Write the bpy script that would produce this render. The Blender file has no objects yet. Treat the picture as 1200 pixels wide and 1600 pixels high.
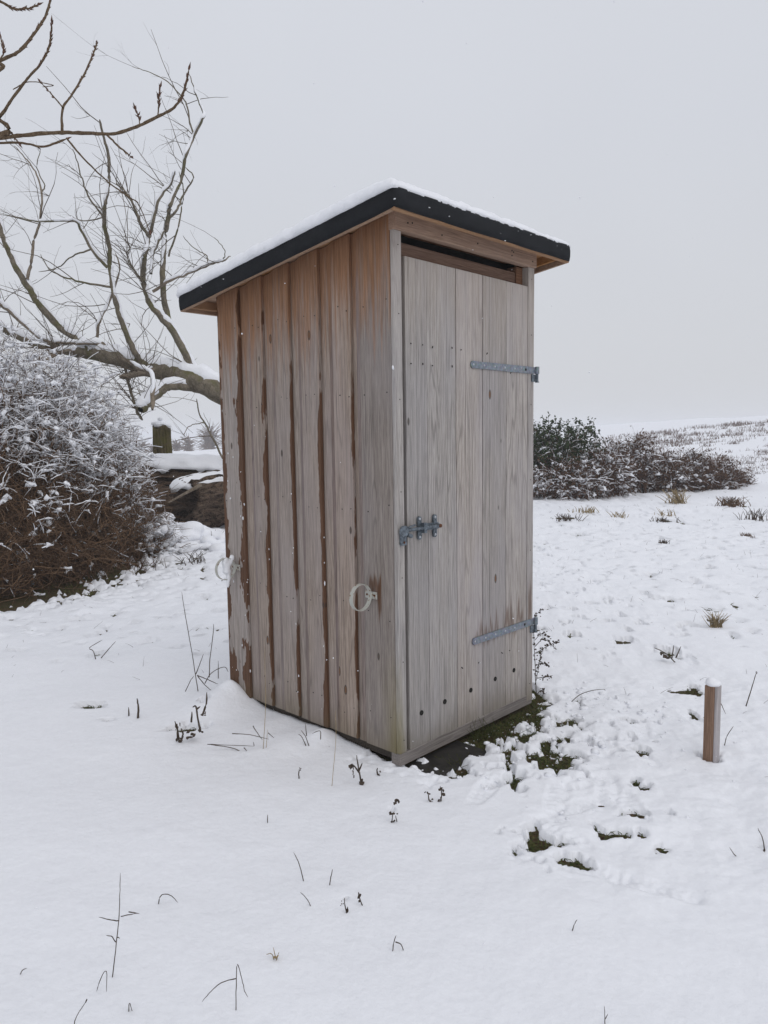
import bpy, bmesh, math, random
import numpy as np
from mathutils import Vector, Matrix
random.seed(7); RS = np.random.RandomState(11)
sc = bpy.context.scene; COL = sc.collection
PI = math.pi
# ------------------------------------------------------------ camera
CAM_H, FPX, PITCH, ROLL = 1.55, 1163.75, 0.0999, -0.0148
cd = bpy.data.cameras.new('camera'); cam = bpy.data.objects.new('camera', cd); COL.objects.link(cam)
cd.sensor_fit = 'VERTICAL'; cd.sensor_height = 24; cd.sensor_width = 18; cd.lens = 24*FPX/1600
cd.clip_start = .05; cd.clip_end = 3000
cam.matrix_world = Matrix.Translation((0, 0, CAM_H)) @ Matrix.Rotation(PI/2-PITCH, 4, 'X') @ Matrix.Rotation(ROLL, 4, 'Z')
sc.camera = cam
# ------------------------------------------------------------ world: even overcast sky
SUN_EL, SUN_AZ = math.radians(48), math.radians(150)      # azimuth clockwise from +Y
W = bpy.data.worlds.new('World'); sc.world = W; W.use_nodes = True
nt = W.node_tree; nt.nodes.clear()
def N(nt, t, **k):
    n = nt.nodes.new(t)
    for a, b in k.items(): setattr(n, a, b)
    return n
sky = N(nt, 'ShaderNodeTexSky', sky_type='NISHITA'); sky.sun_disc = False
sky.sun_elevation = SUN_EL; sky.sun_rotation = SUN_AZ; sky.dust_density = 5
tc = N(nt, 'ShaderNodeTexCoord'); sx = N(nt, 'ShaderNodeSeparateXYZ'); nt.links.new(tc.outputs['Generated'], sx.inputs[0])
rp = N(nt, 'ShaderNodeValToRGB'); nt.links.new(sx.outputs['Z'], rp.inputs[0])
cr = rp.color_ramp; cr.elements[0].position = 0; cr.elements[0].color = (.615, .625, .65, 1)
cr.elements[1].position = 1; cr.elements[1].color = (.70, .72, .775, 1)
e = cr.elements.new(.35); e.color = (.63, .65, .70, 1)
cn = N(nt, 'ShaderNodeTexNoise'); cn.inputs['Scale'].default_value = 1.6; cn.inputs['Detail'].default_value = 3
nt.links.new(tc.outputs['Generated'], cn.inputs['Vector'])
cm = N(nt, 'ShaderNodeMapRange'); cm.inputs[3].default_value = 9.9; cm.inputs[4].default_value = 11.1
nt.links.new(cn.outputs['Fac'], cm.inputs[0])
vs = N(nt, 'ShaderNodeVectorMath', operation='SCALE'); nt.links.new(rp.outputs[0], vs.inputs[0]); nt.links.new(cm.outputs[0], vs.inputs['Scale'])
mx = N(nt, 'ShaderNodeMixRGB'); mx.inputs[0].default_value = .95
nt.links.new(sky.outputs[0], mx.inputs[1]); nt.links.new(vs.outputs[0], mx.inputs[2])
bg = N(nt, 'ShaderNodeBackground'); bg.inputs[1].default_value = .1
wo = N(nt, 'ShaderNodeOutputWorld'); nt.links.new(mx.outputs[0], bg.inputs[0]); nt.links.new(bg.outputs[0], wo.inputs[0])
sd = bpy.data.lights.new('sun', 'SUN'); sd.energy = .68; sd.angle = math.radians(60); sd.color = (1, .97, .93)
so = bpy.data.objects.new('sun', sd); COL.objects.link(so); so.location = (0, 0, 30)
dv = Vector((math.sin(SUN_AZ)*math.cos(SUN_EL), math.cos(SUN_AZ)*math.cos(SUN_EL), math.sin(SUN_EL)))
so.rotation_euler = dv.to_track_quat('Z', 'Y').to_euler()
sc.view_settings.view_transform = 'Standard'; sc.view_settings.look = 'None'
sc.cycles.volume_bounces = 2; sc.view_settings.exposure = 0.0; sc.view_settings.gamma = 1; sc.view_settings.use_curve_mapping = False

# ------------------------------------------------------------ helpers
def tag(o, label=None, cat=None, group=None, kind=None):
    if label: o['label'] = label
    if cat: o['category'] = cat
    if group: o['group'] = group
    if kind: o['kind'] = kind
    return o
def empty(name, loc=(0, 0, 0), rz=0):
    o = bpy.data.objects.new(name, None); COL.objects.link(o); o.location = loc; o.rotation_euler = (0, 0, rz); o.empty_display_size = .1
    return o
def link(name, me, mat, parent=None, smooth=False):
    o = bpy.data.objects.new(name, me); COL.objects.link(o)
    if mat: me.materials.append(mat)
    if parent: o.parent = parent
    if smooth:
        me.polygons.foreach_set('use_smooth', np.ones(len(me.polygons), bool))
    return o
def npmesh(name, V, F, attrs=None):
    V = np.asarray(V, np.float32); F = np.asarray(F, np.int32)
    me = bpy.data.meshes.new(name); k = F.shape[1]
    me.vertices.add(len(V)); me.vertices.foreach_set('co', V.ravel())
    me.loops.add(F.size); me.loops.foreach_set('vertex_index', F.ravel())
    me.polygons.add(len(F)); me.polygons.foreach_set('loop_start', np.arange(0, F.size, k, dtype=np.int32))
    try: me.polygons.foreach_set('loop_total', np.full(len(F), k, np.int32))
    except Exception: pass
    me.update(calc_edges=True)
    if attrs:
        for a, v in attrs.items():
            at = me.attributes.new(a, 'FLOAT', 'POINT'); at.data.foreach_set('value', np.asarray(v, np.float32))
    return me
def ray(px, py):
    cr_, sr = math.cos(ROLL), math.sin(ROLL); a = px-600; b = py-800
    u = a*cr_+b*sr; v = -a*sr+b*cr_; up = -v/FPX; cp, sp = math.cos(PITCH), math.sin(PITCH)
    return np.array([u/FPX, cp+up*sp, -sp+up*cp])
def at(px, py, Y):                      # the point of the place seen at a photo pixel, Y metres out
    d = ray(px, py); return np.array([0, 0, CAM_H])+d*(Y/d[1])
# --- vectorised gradient noise
_perm = RS.permutation(512)
def _h(ix, iy):
    return _perm[(_perm[ix & 511]+iy) & 511]
def noise2(x, y):
    x = np.asarray(x, float); y = np.asarray(y, float)
    ix = np.floor(x).astype(int); iy = np.floor(y).astype(int); fx = x-ix; fy = y-iy
    def g(i, j, dx, dy):
        a = _h(i, j)*(2*PI/512); return np.cos(a)*dx+np.sin(a)*dy
    u = fx*fx*fx*(fx*(fx*6-15)+10); v = fy*fy*fy*(fy*(fy*6-15)+10)
    n00 = g(ix, iy, fx, fy); n10 = g(ix+1, iy, fx-1, fy); n01 = g(ix, iy+1, fx, fy-1); n11 = g(ix+1, iy+1, fx-1, fy-1)
    return ((n00*(1-u)+n10*u)*(1-v)+(n01*(1-u)+n11*u)*v)*1.5
def fbm(x, y, o=4, g=.5):
    s = 0; a = 1; 
    for k in range(o): s = s+a*noise2(x*2**k+17*k, y*2**k+9*k); a *= g
    return s
def sst(a, b, x):
    t = np.clip((x-a)/(b-a), 0, 1); return t*t*(3-2*t)
# --- tubes: paths (n,K,3) radii (n,K)
def tubes(P, R, sides=3, squash=None, jit=0):
    P = np.asarray(P, float); R = np.asarray(R, float); n, K, _ = P.shape
    T = np.gradient(P, axis=1); T /= np.linalg.norm(T, axis=2, keepdims=True)+1e-9
    ref = np.zeros_like(T); ref[..., 2] = 1; par = np.abs(T[..., 2]) > .95; ref[par] = (1, 0, 0)
    A = np.cross(T, ref); A /= np.linalg.norm(A, axis=2, keepdims=True)+1e-9; B = np.cross(A, T)
    th = np.arange(sides)*2*PI/sides
    rr = R[..., None]*np.ones(sides)
    if jit: rr = rr*(1+jit*RS.uniform(-1, 1, rr.shape))
    sq = squash if squash else 1
    V = P[:, :, None, :]+(A[:, :, None, :]*np.cos(th)[:, None]+B[:, :, None, :]*np.sin(th)[:, None]*sq)*rr[..., None]
    V = V.reshape(-1, 3)
    i = np.arange(n)[:, None, None]*K*sides; k = np.arange(K-1)[None, :, None]*sides; s = np.arange(sides)[None, None, :]; s2 = (s+1) % sides
    a = i+k+s; b = i+k+s2; c = i+k+sides+s2; d = i+k+sides+s
    return V, np.stack([a, b, c, d], -1).reshape(-1, 4)
def join(L):
    Vs, Fs, o = [], [], 0
    for V, F in L: Vs.append(V); Fs.append(np.asarray(F)+o); o += len(V)
    return np.concatenate(Vs), np.concatenate(Fs)
def smooth_path(pts, k=6):
    P = np.asarray(pts, float); n = len(P)
    if n < 3: 
        t = np.linspace(0, 1, k+1)[:, None]; return P[0]*(1-t)+P[-1]*t
    E_ = np.vstack([2*P[0]-P[1], P, 2*P[-1]-P[-2]]); out = []
    for i in range(1, n):
        a, b, c, d = E_[i-1], E_[i], E_[i+1], E_[i+2]
        for t in np.arange(k)/k:
            out.append(.5*((2*b)+(-a+c)*t+(2*a-5*b+4*c-d)*t*t+(-a+3*b-3*c+d)*t**3))
    out.append(P[-1]); return np.array(out)
def tube1(pts, r0, r1, sides=8, k=5, wob=0, knots=0):
    P = smooth_path(pts, k); n = len(P); R = np.linspace(r0, r1, n)
    if wob: P = P+RS.normal(0, wob, P.shape)
    if knots: R = R*(1+knots*RS.uniform(-1, 1, n))
    R[-1] *= .5
    return tubes(P[None], R[None], sides), P, R
# --- blobs
_b = bmesh.new(); bmesh.ops.create_icosphere(_b, subdivisions=1, radius=1)
ICO1 = (np.array([v.co[:] for v in _b.verts]), np.array([[v.index for v in f.verts] for f in _b.faces])); _b.free()
_b = bmesh.new(); bmesh.ops.create_icosphere(_b, subdivisions=3, radius=1)
ICO3 = (np.array([v.co[:] for v in _b.verts]), np.array([[v.index for v in f.verts] for f in _b.faces])); _b.free()
def blobs(C, S, jit=.25, base=ICO1):
    C = np.asarray(C); S = np.asarray(S); n = len(C); bv, bf = base; m = len(bv)
    V = bv[None]*S[:, None, :]*(1+jit*RS.uniform(-1, 1, (n, m, 1)))
    a = RS.uniform(0, 2*PI, n); ca, sa = np.cos(a)[:, None], np.sin(a)[:, None]
    V = np.stack([V[..., 0]*ca-V[..., 1]*sa, V[..., 0]*sa+V[..., 1]*ca, V[..., 2]], -1)+C[:, None]
    return V.reshape(-1, 3), (bf[None]+np.arange(n)[:, None, None]*m).reshape(-1, 3)
def tri(VF):
    V, F = VF; return V, np.concatenate([F[:, [0, 1, 2]], F[:, [0, 2, 3]]])
# --- boxes, rounded by a small bevel
def box_bm(bm, x0, x1, y0, y1, z0, z1):
    vs_ = [bm.verts.new(p) for p in ((x0, y0, z0), (x1, y0, z0), (x1, y1, z0), (x0, y1, z0), (x0, y0, z1), (x1, y0, z1), (x1, y1, z1), (x0, y1, z1))]
    for f in ((0, 3, 2, 1), (4, 5, 6, 7), (0, 1, 5, 4), (1, 2, 6, 5), (2, 3, 7, 6), (3, 0, 4, 7)): bm.faces.new([vs_[i] for i in f])
    return vs_
def box(name, x0, x1, y0, y1, z0, z1, mat, parent, bev=.002, ztop=None, cuts=0, warp=0, attr=None):
    bm = bmesh.new(); vs_ = box_bm(bm, x0, x1, y0, y1, z0, z1)
    if ztop:
        for v in vs_[4:]: v.co.z = ztop(v.co.y)
    if bev: bmesh.ops.bevel(bm, geom=bm.edges[:], offset=bev, segments=1, affect='EDGES')
    if cuts:
        ed = [e for e in bm.edges if abs(e.verts[0].co.z-e.verts[1].co.z) > .3*(z1-z0)]
        bmesh.ops.subdivide_edges(bm, edges=ed, cuts=cuts)
        ph = random.uniform(0, 9)
        for v in bm.verts:
            v.co.x += warp*math.sin(v.co.z*2.1+ph); v.co.y += warp*.7*math.sin(v.co.z*3.3+ph*2)
    me = bpy.data.meshes.new(name); bm.to_mesh(me); bm.free()
    if attr:
        for a, fn in attr.items():
            t = me.attributes.new(a, 'FLOAT', 'POINT'); t.data.foreach_set('value', [fn(v.co) for v in me.vertices])
    return link(name, me, mat, parent)
def cyl_bm(bm, p0, p1, r, seg=12, r2=None):
    p0 = Vector(p0); p1 = Vector(p1); d = p1-p0
    M = Matrix.Translation((p0+p1)/2) @ d.to_track_quat('Z', 'Y').to_matrix().to_4x4()
    bmesh.ops.create_cone(bm, cap_ends=True, segments=seg, radius1=r, radius2=r if r2 is None else r2, depth=d.length, matrix=M)
def bmo(name, bm, mat, parent=None, smooth=False):
    me = bpy.data.meshes.new(name); bm.normal_update(); bm.to_mesh(me); bm.free(); return link(name, me, mat, parent, smooth)

# ------------------------------------------------------------ materials
class G_:
    def __init__(s, name, rough=.8, spec=.3):
        s.m = bpy.data.materials.new(name); s.m.use_nodes = True; s.nt = s.m.node_tree
        s.b = s.nt.nodes['Principled BSDF']; s.b.inputs['Roughness'].default_value = rough
        s.b.inputs['Specular IOR Level'].default_value = spec
        s.tc = N(s.nt, 'ShaderNodeTexCoord').outputs['Object']
    def n(s, t, **k): return N(s.nt, t, **k)
    def L(s, a, b): s.nt.links.new(a, b)
    def val(s, i, v):
        if hasattr(v, 'is_linked') or isinstance(v, bpy.types.NodeSocket): s.L(v, i)
        else: i.default_value = v
    def math(s, op, a, b=0., c=None, clamp=False):
        n = s.n('ShaderNodeMath', operation=op); n.use_clamp = clamp; s.val(n.inputs[0], a); s.val(n.inputs[1], b)
        if c is not None: s.val(n.inputs[2], c)
        return n.outputs[0]
    def mapc(s, vec, sc_=(1, 1, 1), loc=(0, 0, 0)):
        n = s.n('ShaderNodeMapping'); s.L(vec, n.inputs[0]); n.inputs['Scale'].default_value = sc_; n.inputs['Location'].default_value = loc; return n.outputs[0]
    def noise(s, vec, scale, detail=3, rough=.55, dist=0):
        n = s.n('ShaderNodeTexNoise'); s.L(vec, n.inputs['Vector']); n.inputs['Scale'].default_value = scale; n.inputs['Detail'].default_value = detail
        n.inputs['Roughness'].default_value = rough; n.inputs['Distortion'].default_value = dist; return n.outputs['Fac']
    def mr(s, v, a, b, c=0., d=1., smooth=True):
        n = s.n('ShaderNodeMapRange'); n.interpolation_type = 'SMOOTHSTEP' if smooth else 'LINEAR'
        s.val(n.inputs[0], v); s.val(n.inputs[1], a); s.val(n.inputs[2], b); n.inputs[3].default_value = c; n.inputs[4].default_value = d; return n.outputs[0]
    def mix(s, f, a, b, bt='MIX'):
        n = s.n('ShaderNodeMixRGB', blend_type=bt); s.val(n.inputs[0], f)
        for i, v in ((1, a), (2, b)):
            if isinstance(v, tuple): n.inputs[i].default_value = (*v, 1)
            else: s.L(v, n.inputs[i])
        return n.outputs[0]
    def attr(s, name):
        n = s.n('ShaderNodeAttribute', attribute_name=name); return n.outputs['Fac']
    def color(s, c):
        if isinstance(c, tuple): s.b.inputs['Base Color'].default_value = (*c, 1)
        else: s.L(c, s.b.inputs['Base Color'])
    def bump(s, h, strength=.3, dist=.002):
        n = s.n('ShaderNodeBump'); s.L(h, n.inputs['Height']); n.inputs['Strength'].default_value = strength; n.inputs['Distance'].default_value = dist
        s.L(n.outputs[0], s.b.inputs['Normal'])

def wood(name, light, dark, brown=(.125, .058, .028), fresh=(.33, .17, .088), mode='plain', knots=True, horiz=False):
    g = G_(name, .82, .2)
    oi = g.n('ShaderNodeObjectInfo'); off = g.n('ShaderNodeVectorMath', operation='SCALE'); off.inputs[0].default_value = (7.1, 13.3, 3.7)
    g.L(oi.outputs['Random'], off.inputs['Scale']); ad = g.n('ShaderNodeVectorMath', operation='ADD'); g.L(g.tc, ad.inputs[0]); g.L(off.outputs[0], ad.inputs[1]); c = ad.outputs[0]
    lo = (.03, 1, 1) if horiz else (1, 1, .03)
    lo2 = (.05, 1, 1) if horiz else (1, 1, .05)
    sp = g.n('ShaderNodeSeparateXYZ'); g.L(g.tc, sp.inputs[0]); X, Y, Z = sp.outputs
    fine = g.noise(g.mapc(c, lo), 420, 3, .65)
    med = g.noise(g.mapc(c, lo), 120, 4, .65)
    big = g.noise(g.mapc(c, (.3, 1, 1) if horiz else (1, 1, .3)), 5, 3, .5)
    warp = g.noise(g.mapc(c, lo2), 8, 2, .4)
    rings = g.math('PINGPONG', g.math('MULTIPLY', warp, 40.), 1.)
    ringm = g.math('MULTIPLY', g.mr(rings, .0, .38, 1., 0.), g.mr(g.noise(g.mapc(c, (1, 1, .25)), 6, 2), .35, .6))
    f = g.math('ADD', g.math('MULTIPLY', med, .5), g.math('MULTIPLY', fine, .5))
    f = g.mr(f, .36, .64)
    col = g.mix(f, dark, light)
    col = g.mix(g.math('MULTIPLY', ringm, .5), col, tuple(x*.5 for x in dark))
    col = g.mix(g.mr(big, .3, .75, 0., .55), col, tuple(a*b for a, b in zip(light, (.80, .83, .93))))
    crk = g.mr(g.noise(g.mapc(c, (.012, 1, 1) if horiz else (1, 1, .012)), 170, 2, .5), .655, .70)
    crz = g.mr(g.noise(g.mapc(c, (.4, 1, 1) if horiz else (1, 1, .4)), 9, 2, .5), .42, .62)
    col = g.mix(g.math('MULTIPLY', g.math('MULTIPLY', crk, crz), .7), col, tuple(x*.3 for x in dark))
    # per board tint
    hs = g.n('ShaderNodeHueSaturation'); g.L(col, hs.inputs['Color']); g.L(g.mr(oi.outputs['Random'], 0., 1., .80, 1.14, False), hs.inputs['Value'])
    g.L(g.mr(g.math('FRACT', g.math('MULTIPLY', oi.outputs['Random'], 7.3)), 0., 1., .75, 1.25, False), hs.inputs['Saturation']); col = hs.outputs[0]
    streak = g.noise(g.mapc(c, (1, 1, .05)), 42, 3, .6)
    wob = g.noise(g.mapc(g.tc, (1, 1, .35)), 9, 4, .6)
    br = g.mix(f, tuple(x*.62 for x in brown), brown)
    fr = g.mix(f, tuple(x*.6 for x in fresh), fresh)
    if mode in ('left', 'front'):
        if mode == 'left':
            # timber sheltered by the eaves keeps its colour
            roofz = g.math('SUBTRACT', 2.535, g.math('MULTIPLY', Y, .1275))
            dtop = g.math('SUBTRACT', roofz, Z)
            m = g.mr(g.math('ADD', g.math('MULTIPLY', dtop, 1.35), g.math('MULTIPLY', g.math('SUBTRACT', streak, .5), 1.5)), .05, .85, 1., 0.)
            col = g.mix(g.math('MULTIPLY', m, .95), col, fr)
            # brown margins beside the lap edges
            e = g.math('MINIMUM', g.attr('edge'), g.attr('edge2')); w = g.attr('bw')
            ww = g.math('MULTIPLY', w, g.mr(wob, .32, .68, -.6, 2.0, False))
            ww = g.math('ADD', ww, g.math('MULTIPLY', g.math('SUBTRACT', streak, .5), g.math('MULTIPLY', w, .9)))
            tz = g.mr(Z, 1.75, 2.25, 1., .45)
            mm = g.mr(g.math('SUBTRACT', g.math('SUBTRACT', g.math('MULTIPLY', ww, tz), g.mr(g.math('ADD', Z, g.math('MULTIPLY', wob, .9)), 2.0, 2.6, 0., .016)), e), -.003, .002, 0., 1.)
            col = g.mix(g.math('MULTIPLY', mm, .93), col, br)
            bx = [(Y, .150, .045, .92, .80, .05), (Y, .118, .012, .95, .70, .05)]
        else:
            m = g.mr(g.math('ADD', g.math('MULTIPLY', Z, 1.), g.math('MULTIPLY', g.math('SUBTRACT', streak, .5), .5)), 1.8, 2.5, 0., .3)
            col = g.mix(m, col, tuple(a*b for a, b in zip(light, (1.0, .9, .78))))
            bx = [(X, .72, .10, .53+.06, .47, .09), (X, .95, .11, .55+.08, .47, .12), (X, .605, .022, .54, .48, .05), (X, 1.11, .02, .85, .45, .25)]
        # browner, unwashed wood round the iron fittings
        for (ax, cx, hw, zt, zb, soft) in bx:
            a = g.mr(g.math('ABSOLUTE', g.math('SUBTRACT', ax, cx)), hw*.75, hw, 1., 0.)
            a2 = g.mr(g.math('ADD', Z, g.math('MULTIPLY', g.math('SUBTRACT', streak, .5), soft*5)), zt-soft, zt, 1., 0.)
            b2 = g.mr(g.math('ADD', Z, g.math('MULTIPLY', g.math('SUBTRACT', streak, .5), .35)), zb-.03, zb+.05, 0., 1.)
            k = g.math('MULTIPLY', g.math('MULTIPLY', a, a2), b2)
            col = g.mix(g.math('MULTIPLY', k, .8 if mode == 'left' else .62), col, br)
        # green algae low on the corner
        gm = g.math('MULTIPLY', g.mr(g.math('ADD', Z, g.math('MULTIPLY', wob, .5)), .2, .85, 1., 0.), g.mr(g.math('ADD', X, Y), .0, .16, 1., 0.) if mode == 'left' else g.mr(X, .0, .06, 1., 0.))
        col = g.mix(g.math('MULTIPLY', gm, .75), col, (.20, .17, .055))
        gl = g.mr(g.math('ADD', Z, g.math('MULTIPLY', wob, .2)), .1, .32, .5, 0.)
        col = g.mix(gl, col, (.13, .105, .06))
    if knots:
        v = g.n('ShaderNodeTexVoronoi'); g.L(g.mapc(c, (1, 1, .42) if not horiz else (.42, 1, 1)), v.inputs['Vector']); v.inputs['Scale'].default_value = 6.2
        kd = v.outputs['Distance']
        k1 = g.mr(kd, .058, .076, 1., 0.); k2 = g.mr(kd, .040, .052, 1., 0.)
        col = g.mix(g.math('MULTIPLY', k1, .8), col, tuple(x*.25 for x in dark)); col = g.mix(g.math('MULTIPLY', k2, .85), col, tuple(a*.55 for a in fresh))
    g.color(col)
    h = g.math('ADD', g.math('MULTIPLY', f, 1.), g.math('MULTIPLY', ringm, -.6)); g.bump(h, .45, .0016)
    return g.m
GREY_L, GREY_D = (.46, .405, .375), (.245, .205, .188)
M_left = wood('weathered_cladding', (.395, .338, .295), (.195, .158, .134), mode='left')
M_front = wood('weathered_door_wood', (.48, .438, .405), (.255, .228, .21), mode='front')
M_head = wood('header_wood', (.46, .29, .185), (.25, .14, .085), horiz=True)
M_rail = wood('brown_inner_wood', (.27, .155, .10), (.13, .07, .045), horiz=True, knots=False)
M_soff = wood('soffit_wood', (.42, .26, .15), (.28, .15, .08), horiz=True, knots=False)
M_beam = wood('base_beam_wood', (.30, .26, .23), (.15, .125, .11), horiz=True, knots=False)
M_beamd = wood('dark_beam_wood', (.10, .085, .07), (.045, .038, .03), horiz=True, knots=False)  # darker tone of the beam wood, for the side beams
M_stake = wood('stake_wood', (.36, .185, .09), (.17, .08, .036), knots=True)
M_stake2 = wood('stake_grey_wood', (.46, .43, .42), (.28, .25, .24), knots=False)
def plain(name, col, rough=.7, var=.25, scale=30, metal=0, bump=0, spec=.3, col2=None):
    g = G_(name, rough, spec); n = g.noise(g.tc, scale, 4, .6)
    c2 = col2 if col2 else tuple(x*(1-var*2) for x in col)
    g.color(g.mix(g.mr(n, .3, .7), c2, col)); g.b.inputs['Metallic'].default_value = metal
    if bump: g.bump(n, bump, .004)
    return g.m
M_dark = plain('dark_interior', (.012, .011, .01), .9)
def felt():
    g = G_('black_roofing_felt', .9, .2); n = g.noise(g.tc, 900, 2, .7); n2 = g.noise(g.tc, 9, 4, .6)
    c = g.mix(g.mr(n, .45, .75), (.010, .011, .013), (.04, .042, .046)); c = g.mix(g.mr(n2, .45, .8, 0., .4), c, (.035, .038, .045)); g.color(c)
    g.bump(g.math('ADD', n, g.math('MULTIPLY', n2, 3.)), .5, .003); return g.m
M_felt = felt()
def galv():
    g = G_('galvanised_steel', .5, .5); g.b.inputs['Metallic'].default_value = .55
    v = g.n('ShaderNodeTexVoronoi'); g.L(g.tc, v.inputs['Vector']); v.inputs['Scale'].default_value = 160
    n = g.noise(g.tc, 60, 3); c = g.mix(g.mr(n, .3, .7), (.17, .195, .225), (.25, .28, .32)); c = g.mix(.15, c, v.outputs['Color'], 'OVERLAY'); g.color(c); g.bump(n, .2, .001); return g.m
M_galv = galv()
M_galvd = plain('tarnished_steel', (.20, .235, .27), .5, .3, 90, .6)
M_iron = plain('dark_nail_iron', (.03, .025, .022), .6, .2, 50, .3)
M_rust = plain('rusty_iron', (.16, .06, .025), .8, .3, 90)
M_screw = plain('bright_screw_steel', (.55, .57, .6), .35, .1, 90, .7)
def ringm():
    g = G_('peeling_cream_paint', .5, .4); n = g.noise(g.tc, 55, 4, .65)
    g.color(g.mix(g.mr(n, .56, .66), (.42, .42, .38), (.20, .12, .06))); g.bump(n, .2, .001); return g.m
M_ring = ringm()
def snowm(name='snow', fine=1., tint=(.865, .878, .915)):
    g = G_(name, .62, .35); n = g.noise(g.tc, 420, 3, .7); n2 = g.noise(g.tc, 45, 4, .6); n3 = g.noise(g.tc, 11, 3, .5)
    g.color(g.mix(g.mr(n2, .3, .7), tuple(x*.965 for x in tint), tint))
    h = g.math('ADD', g.math('MULTIPLY', n, .5), g.math('ADD', g.math('MULTIPLY', n2, 2.2), g.math('MULTIPLY', n3, 4.)))
    g.bump(h, .30*fine, .006); g.b.inputs['Subsurface Weight'].default_value = .0
    return g.m
M_snow = snowm(); M_snow2 = snowm('clumped_snow', 1.4)
def earth():
    g = G_('dark_turf_earth', .95, .1); n = g.noise(g.tc, 14, 5, .65); n2 = g.noise(g.tc, 110, 4, .7)
    c = g.mix(g.mr(n, .38, .62), (.080, .052, .030), (.052, .062, .024)); c = g.mix(g.mr(n2, .46, .66), c, (.17, .12, .065)); g.color(c); g.bump(g.math('ADD', n2, n), 1., .02); return g.m
M_earth = earth()
def bark(name, a, b, c_, sc_=14, moss=None, mossw=.5):
    g = G_(name, .9, .15); n = g.noise(g.mapc(g.tc, (1, 1, .6) if name != 'ridged_dark_bark' else (.22, 1, 1.3)), sc_, 5, .7, .8); n2 = g.noise(g.tc, sc_*5, 4, .7)
    c = g.mix(g.mr(n, .35, .65), a, b); c = g.mix(g.mr(n2, .5, .72), c, c_)
    if moss: 
        n3 = g.noise(g.tc, sc_*.35, 3); c = g.mix(g.mr(n3, .62-mossw*.4, .8-mossw*.4), c, moss)
    g.color(c); g.bump(g.math('ADD', g.math('MULTIPLY', n, 2.), n2), .9, .012); return g.m
M_bark = bark('grey_green_bark', (.11, .095, .07), (.23, .195, .145), (.29, .25, .195), 12, (.13, .12, .06), .35)
M_pale = bark('bare_pale_wood', (.16, .125, .09), (.27, .225, .175), (.33, .28, .22), 12)
M_mossy = bark('mossy_bark', (.06, .05, .025), (.14, .11, .06), (.19, .15, .07), 7, (.12, .105, .035), .45)
M_log = bark('ridged_dark_bark', (.022, .014, .010), (.15, .105, .075), (.26, .20, .15), 12)
M_pop = bark('brown_poplar_bark', (.15, .10, .062), (.25, .18, .115), (.19, .155, .10), 60)
M_bud = plain('brown_bud', (.15, .075, .05), .6, .3, 90)
M_twigd = bark('dark_brown_twig', (.07, .04, .025), (.20, .125, .075), (.32, .22, .14), 7)
M_twigr = bark('reddish_twig', (.08, .04, .024), (.145, .078, .048), (.17, .12, .085), 3)
M_stem = bark('dry_grey_stem', (.07, .05, .038), (.15, .115, .09), (.20, .16, .12), 60)
M_straw = bark('pale_straw', (.26, .19, .10), (.40, .31, .18), (.45, .37, .24), 8)
M_leafg = bark('dark_evergreen_leaf', (.018, .032, .012), (.04, .062, .02), (.06, .08, .03), 5)
M_grass = bark('winter_grass', (.04, .07, .016), (.12, .13, .04), (.27, .21, .11), 40)
M_leafb = bark('withered_brown_leaf', (.055, .03, .018), (.11, .062, .034), (.15, .095, .055), 9)

# ------------------------------------------------------------ the shed's frame of reference
SX, SY, YAW, SW, SD = .0595, 3.3851, .8081, 1.1409, 1.376
cy, sy_ = math.cos(YAW), math.sin(YAW)
def loc2(x, y):  # world -> shed local
    dx = x-SX; dy = y-SY; return dx*cy+dy*sy_, -dx*sy_+dy*cy
def sh(a, b, z=0.): return np.array([SX+a*cy-b*sy_, SY+a*sy_+b*cy, z])

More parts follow.
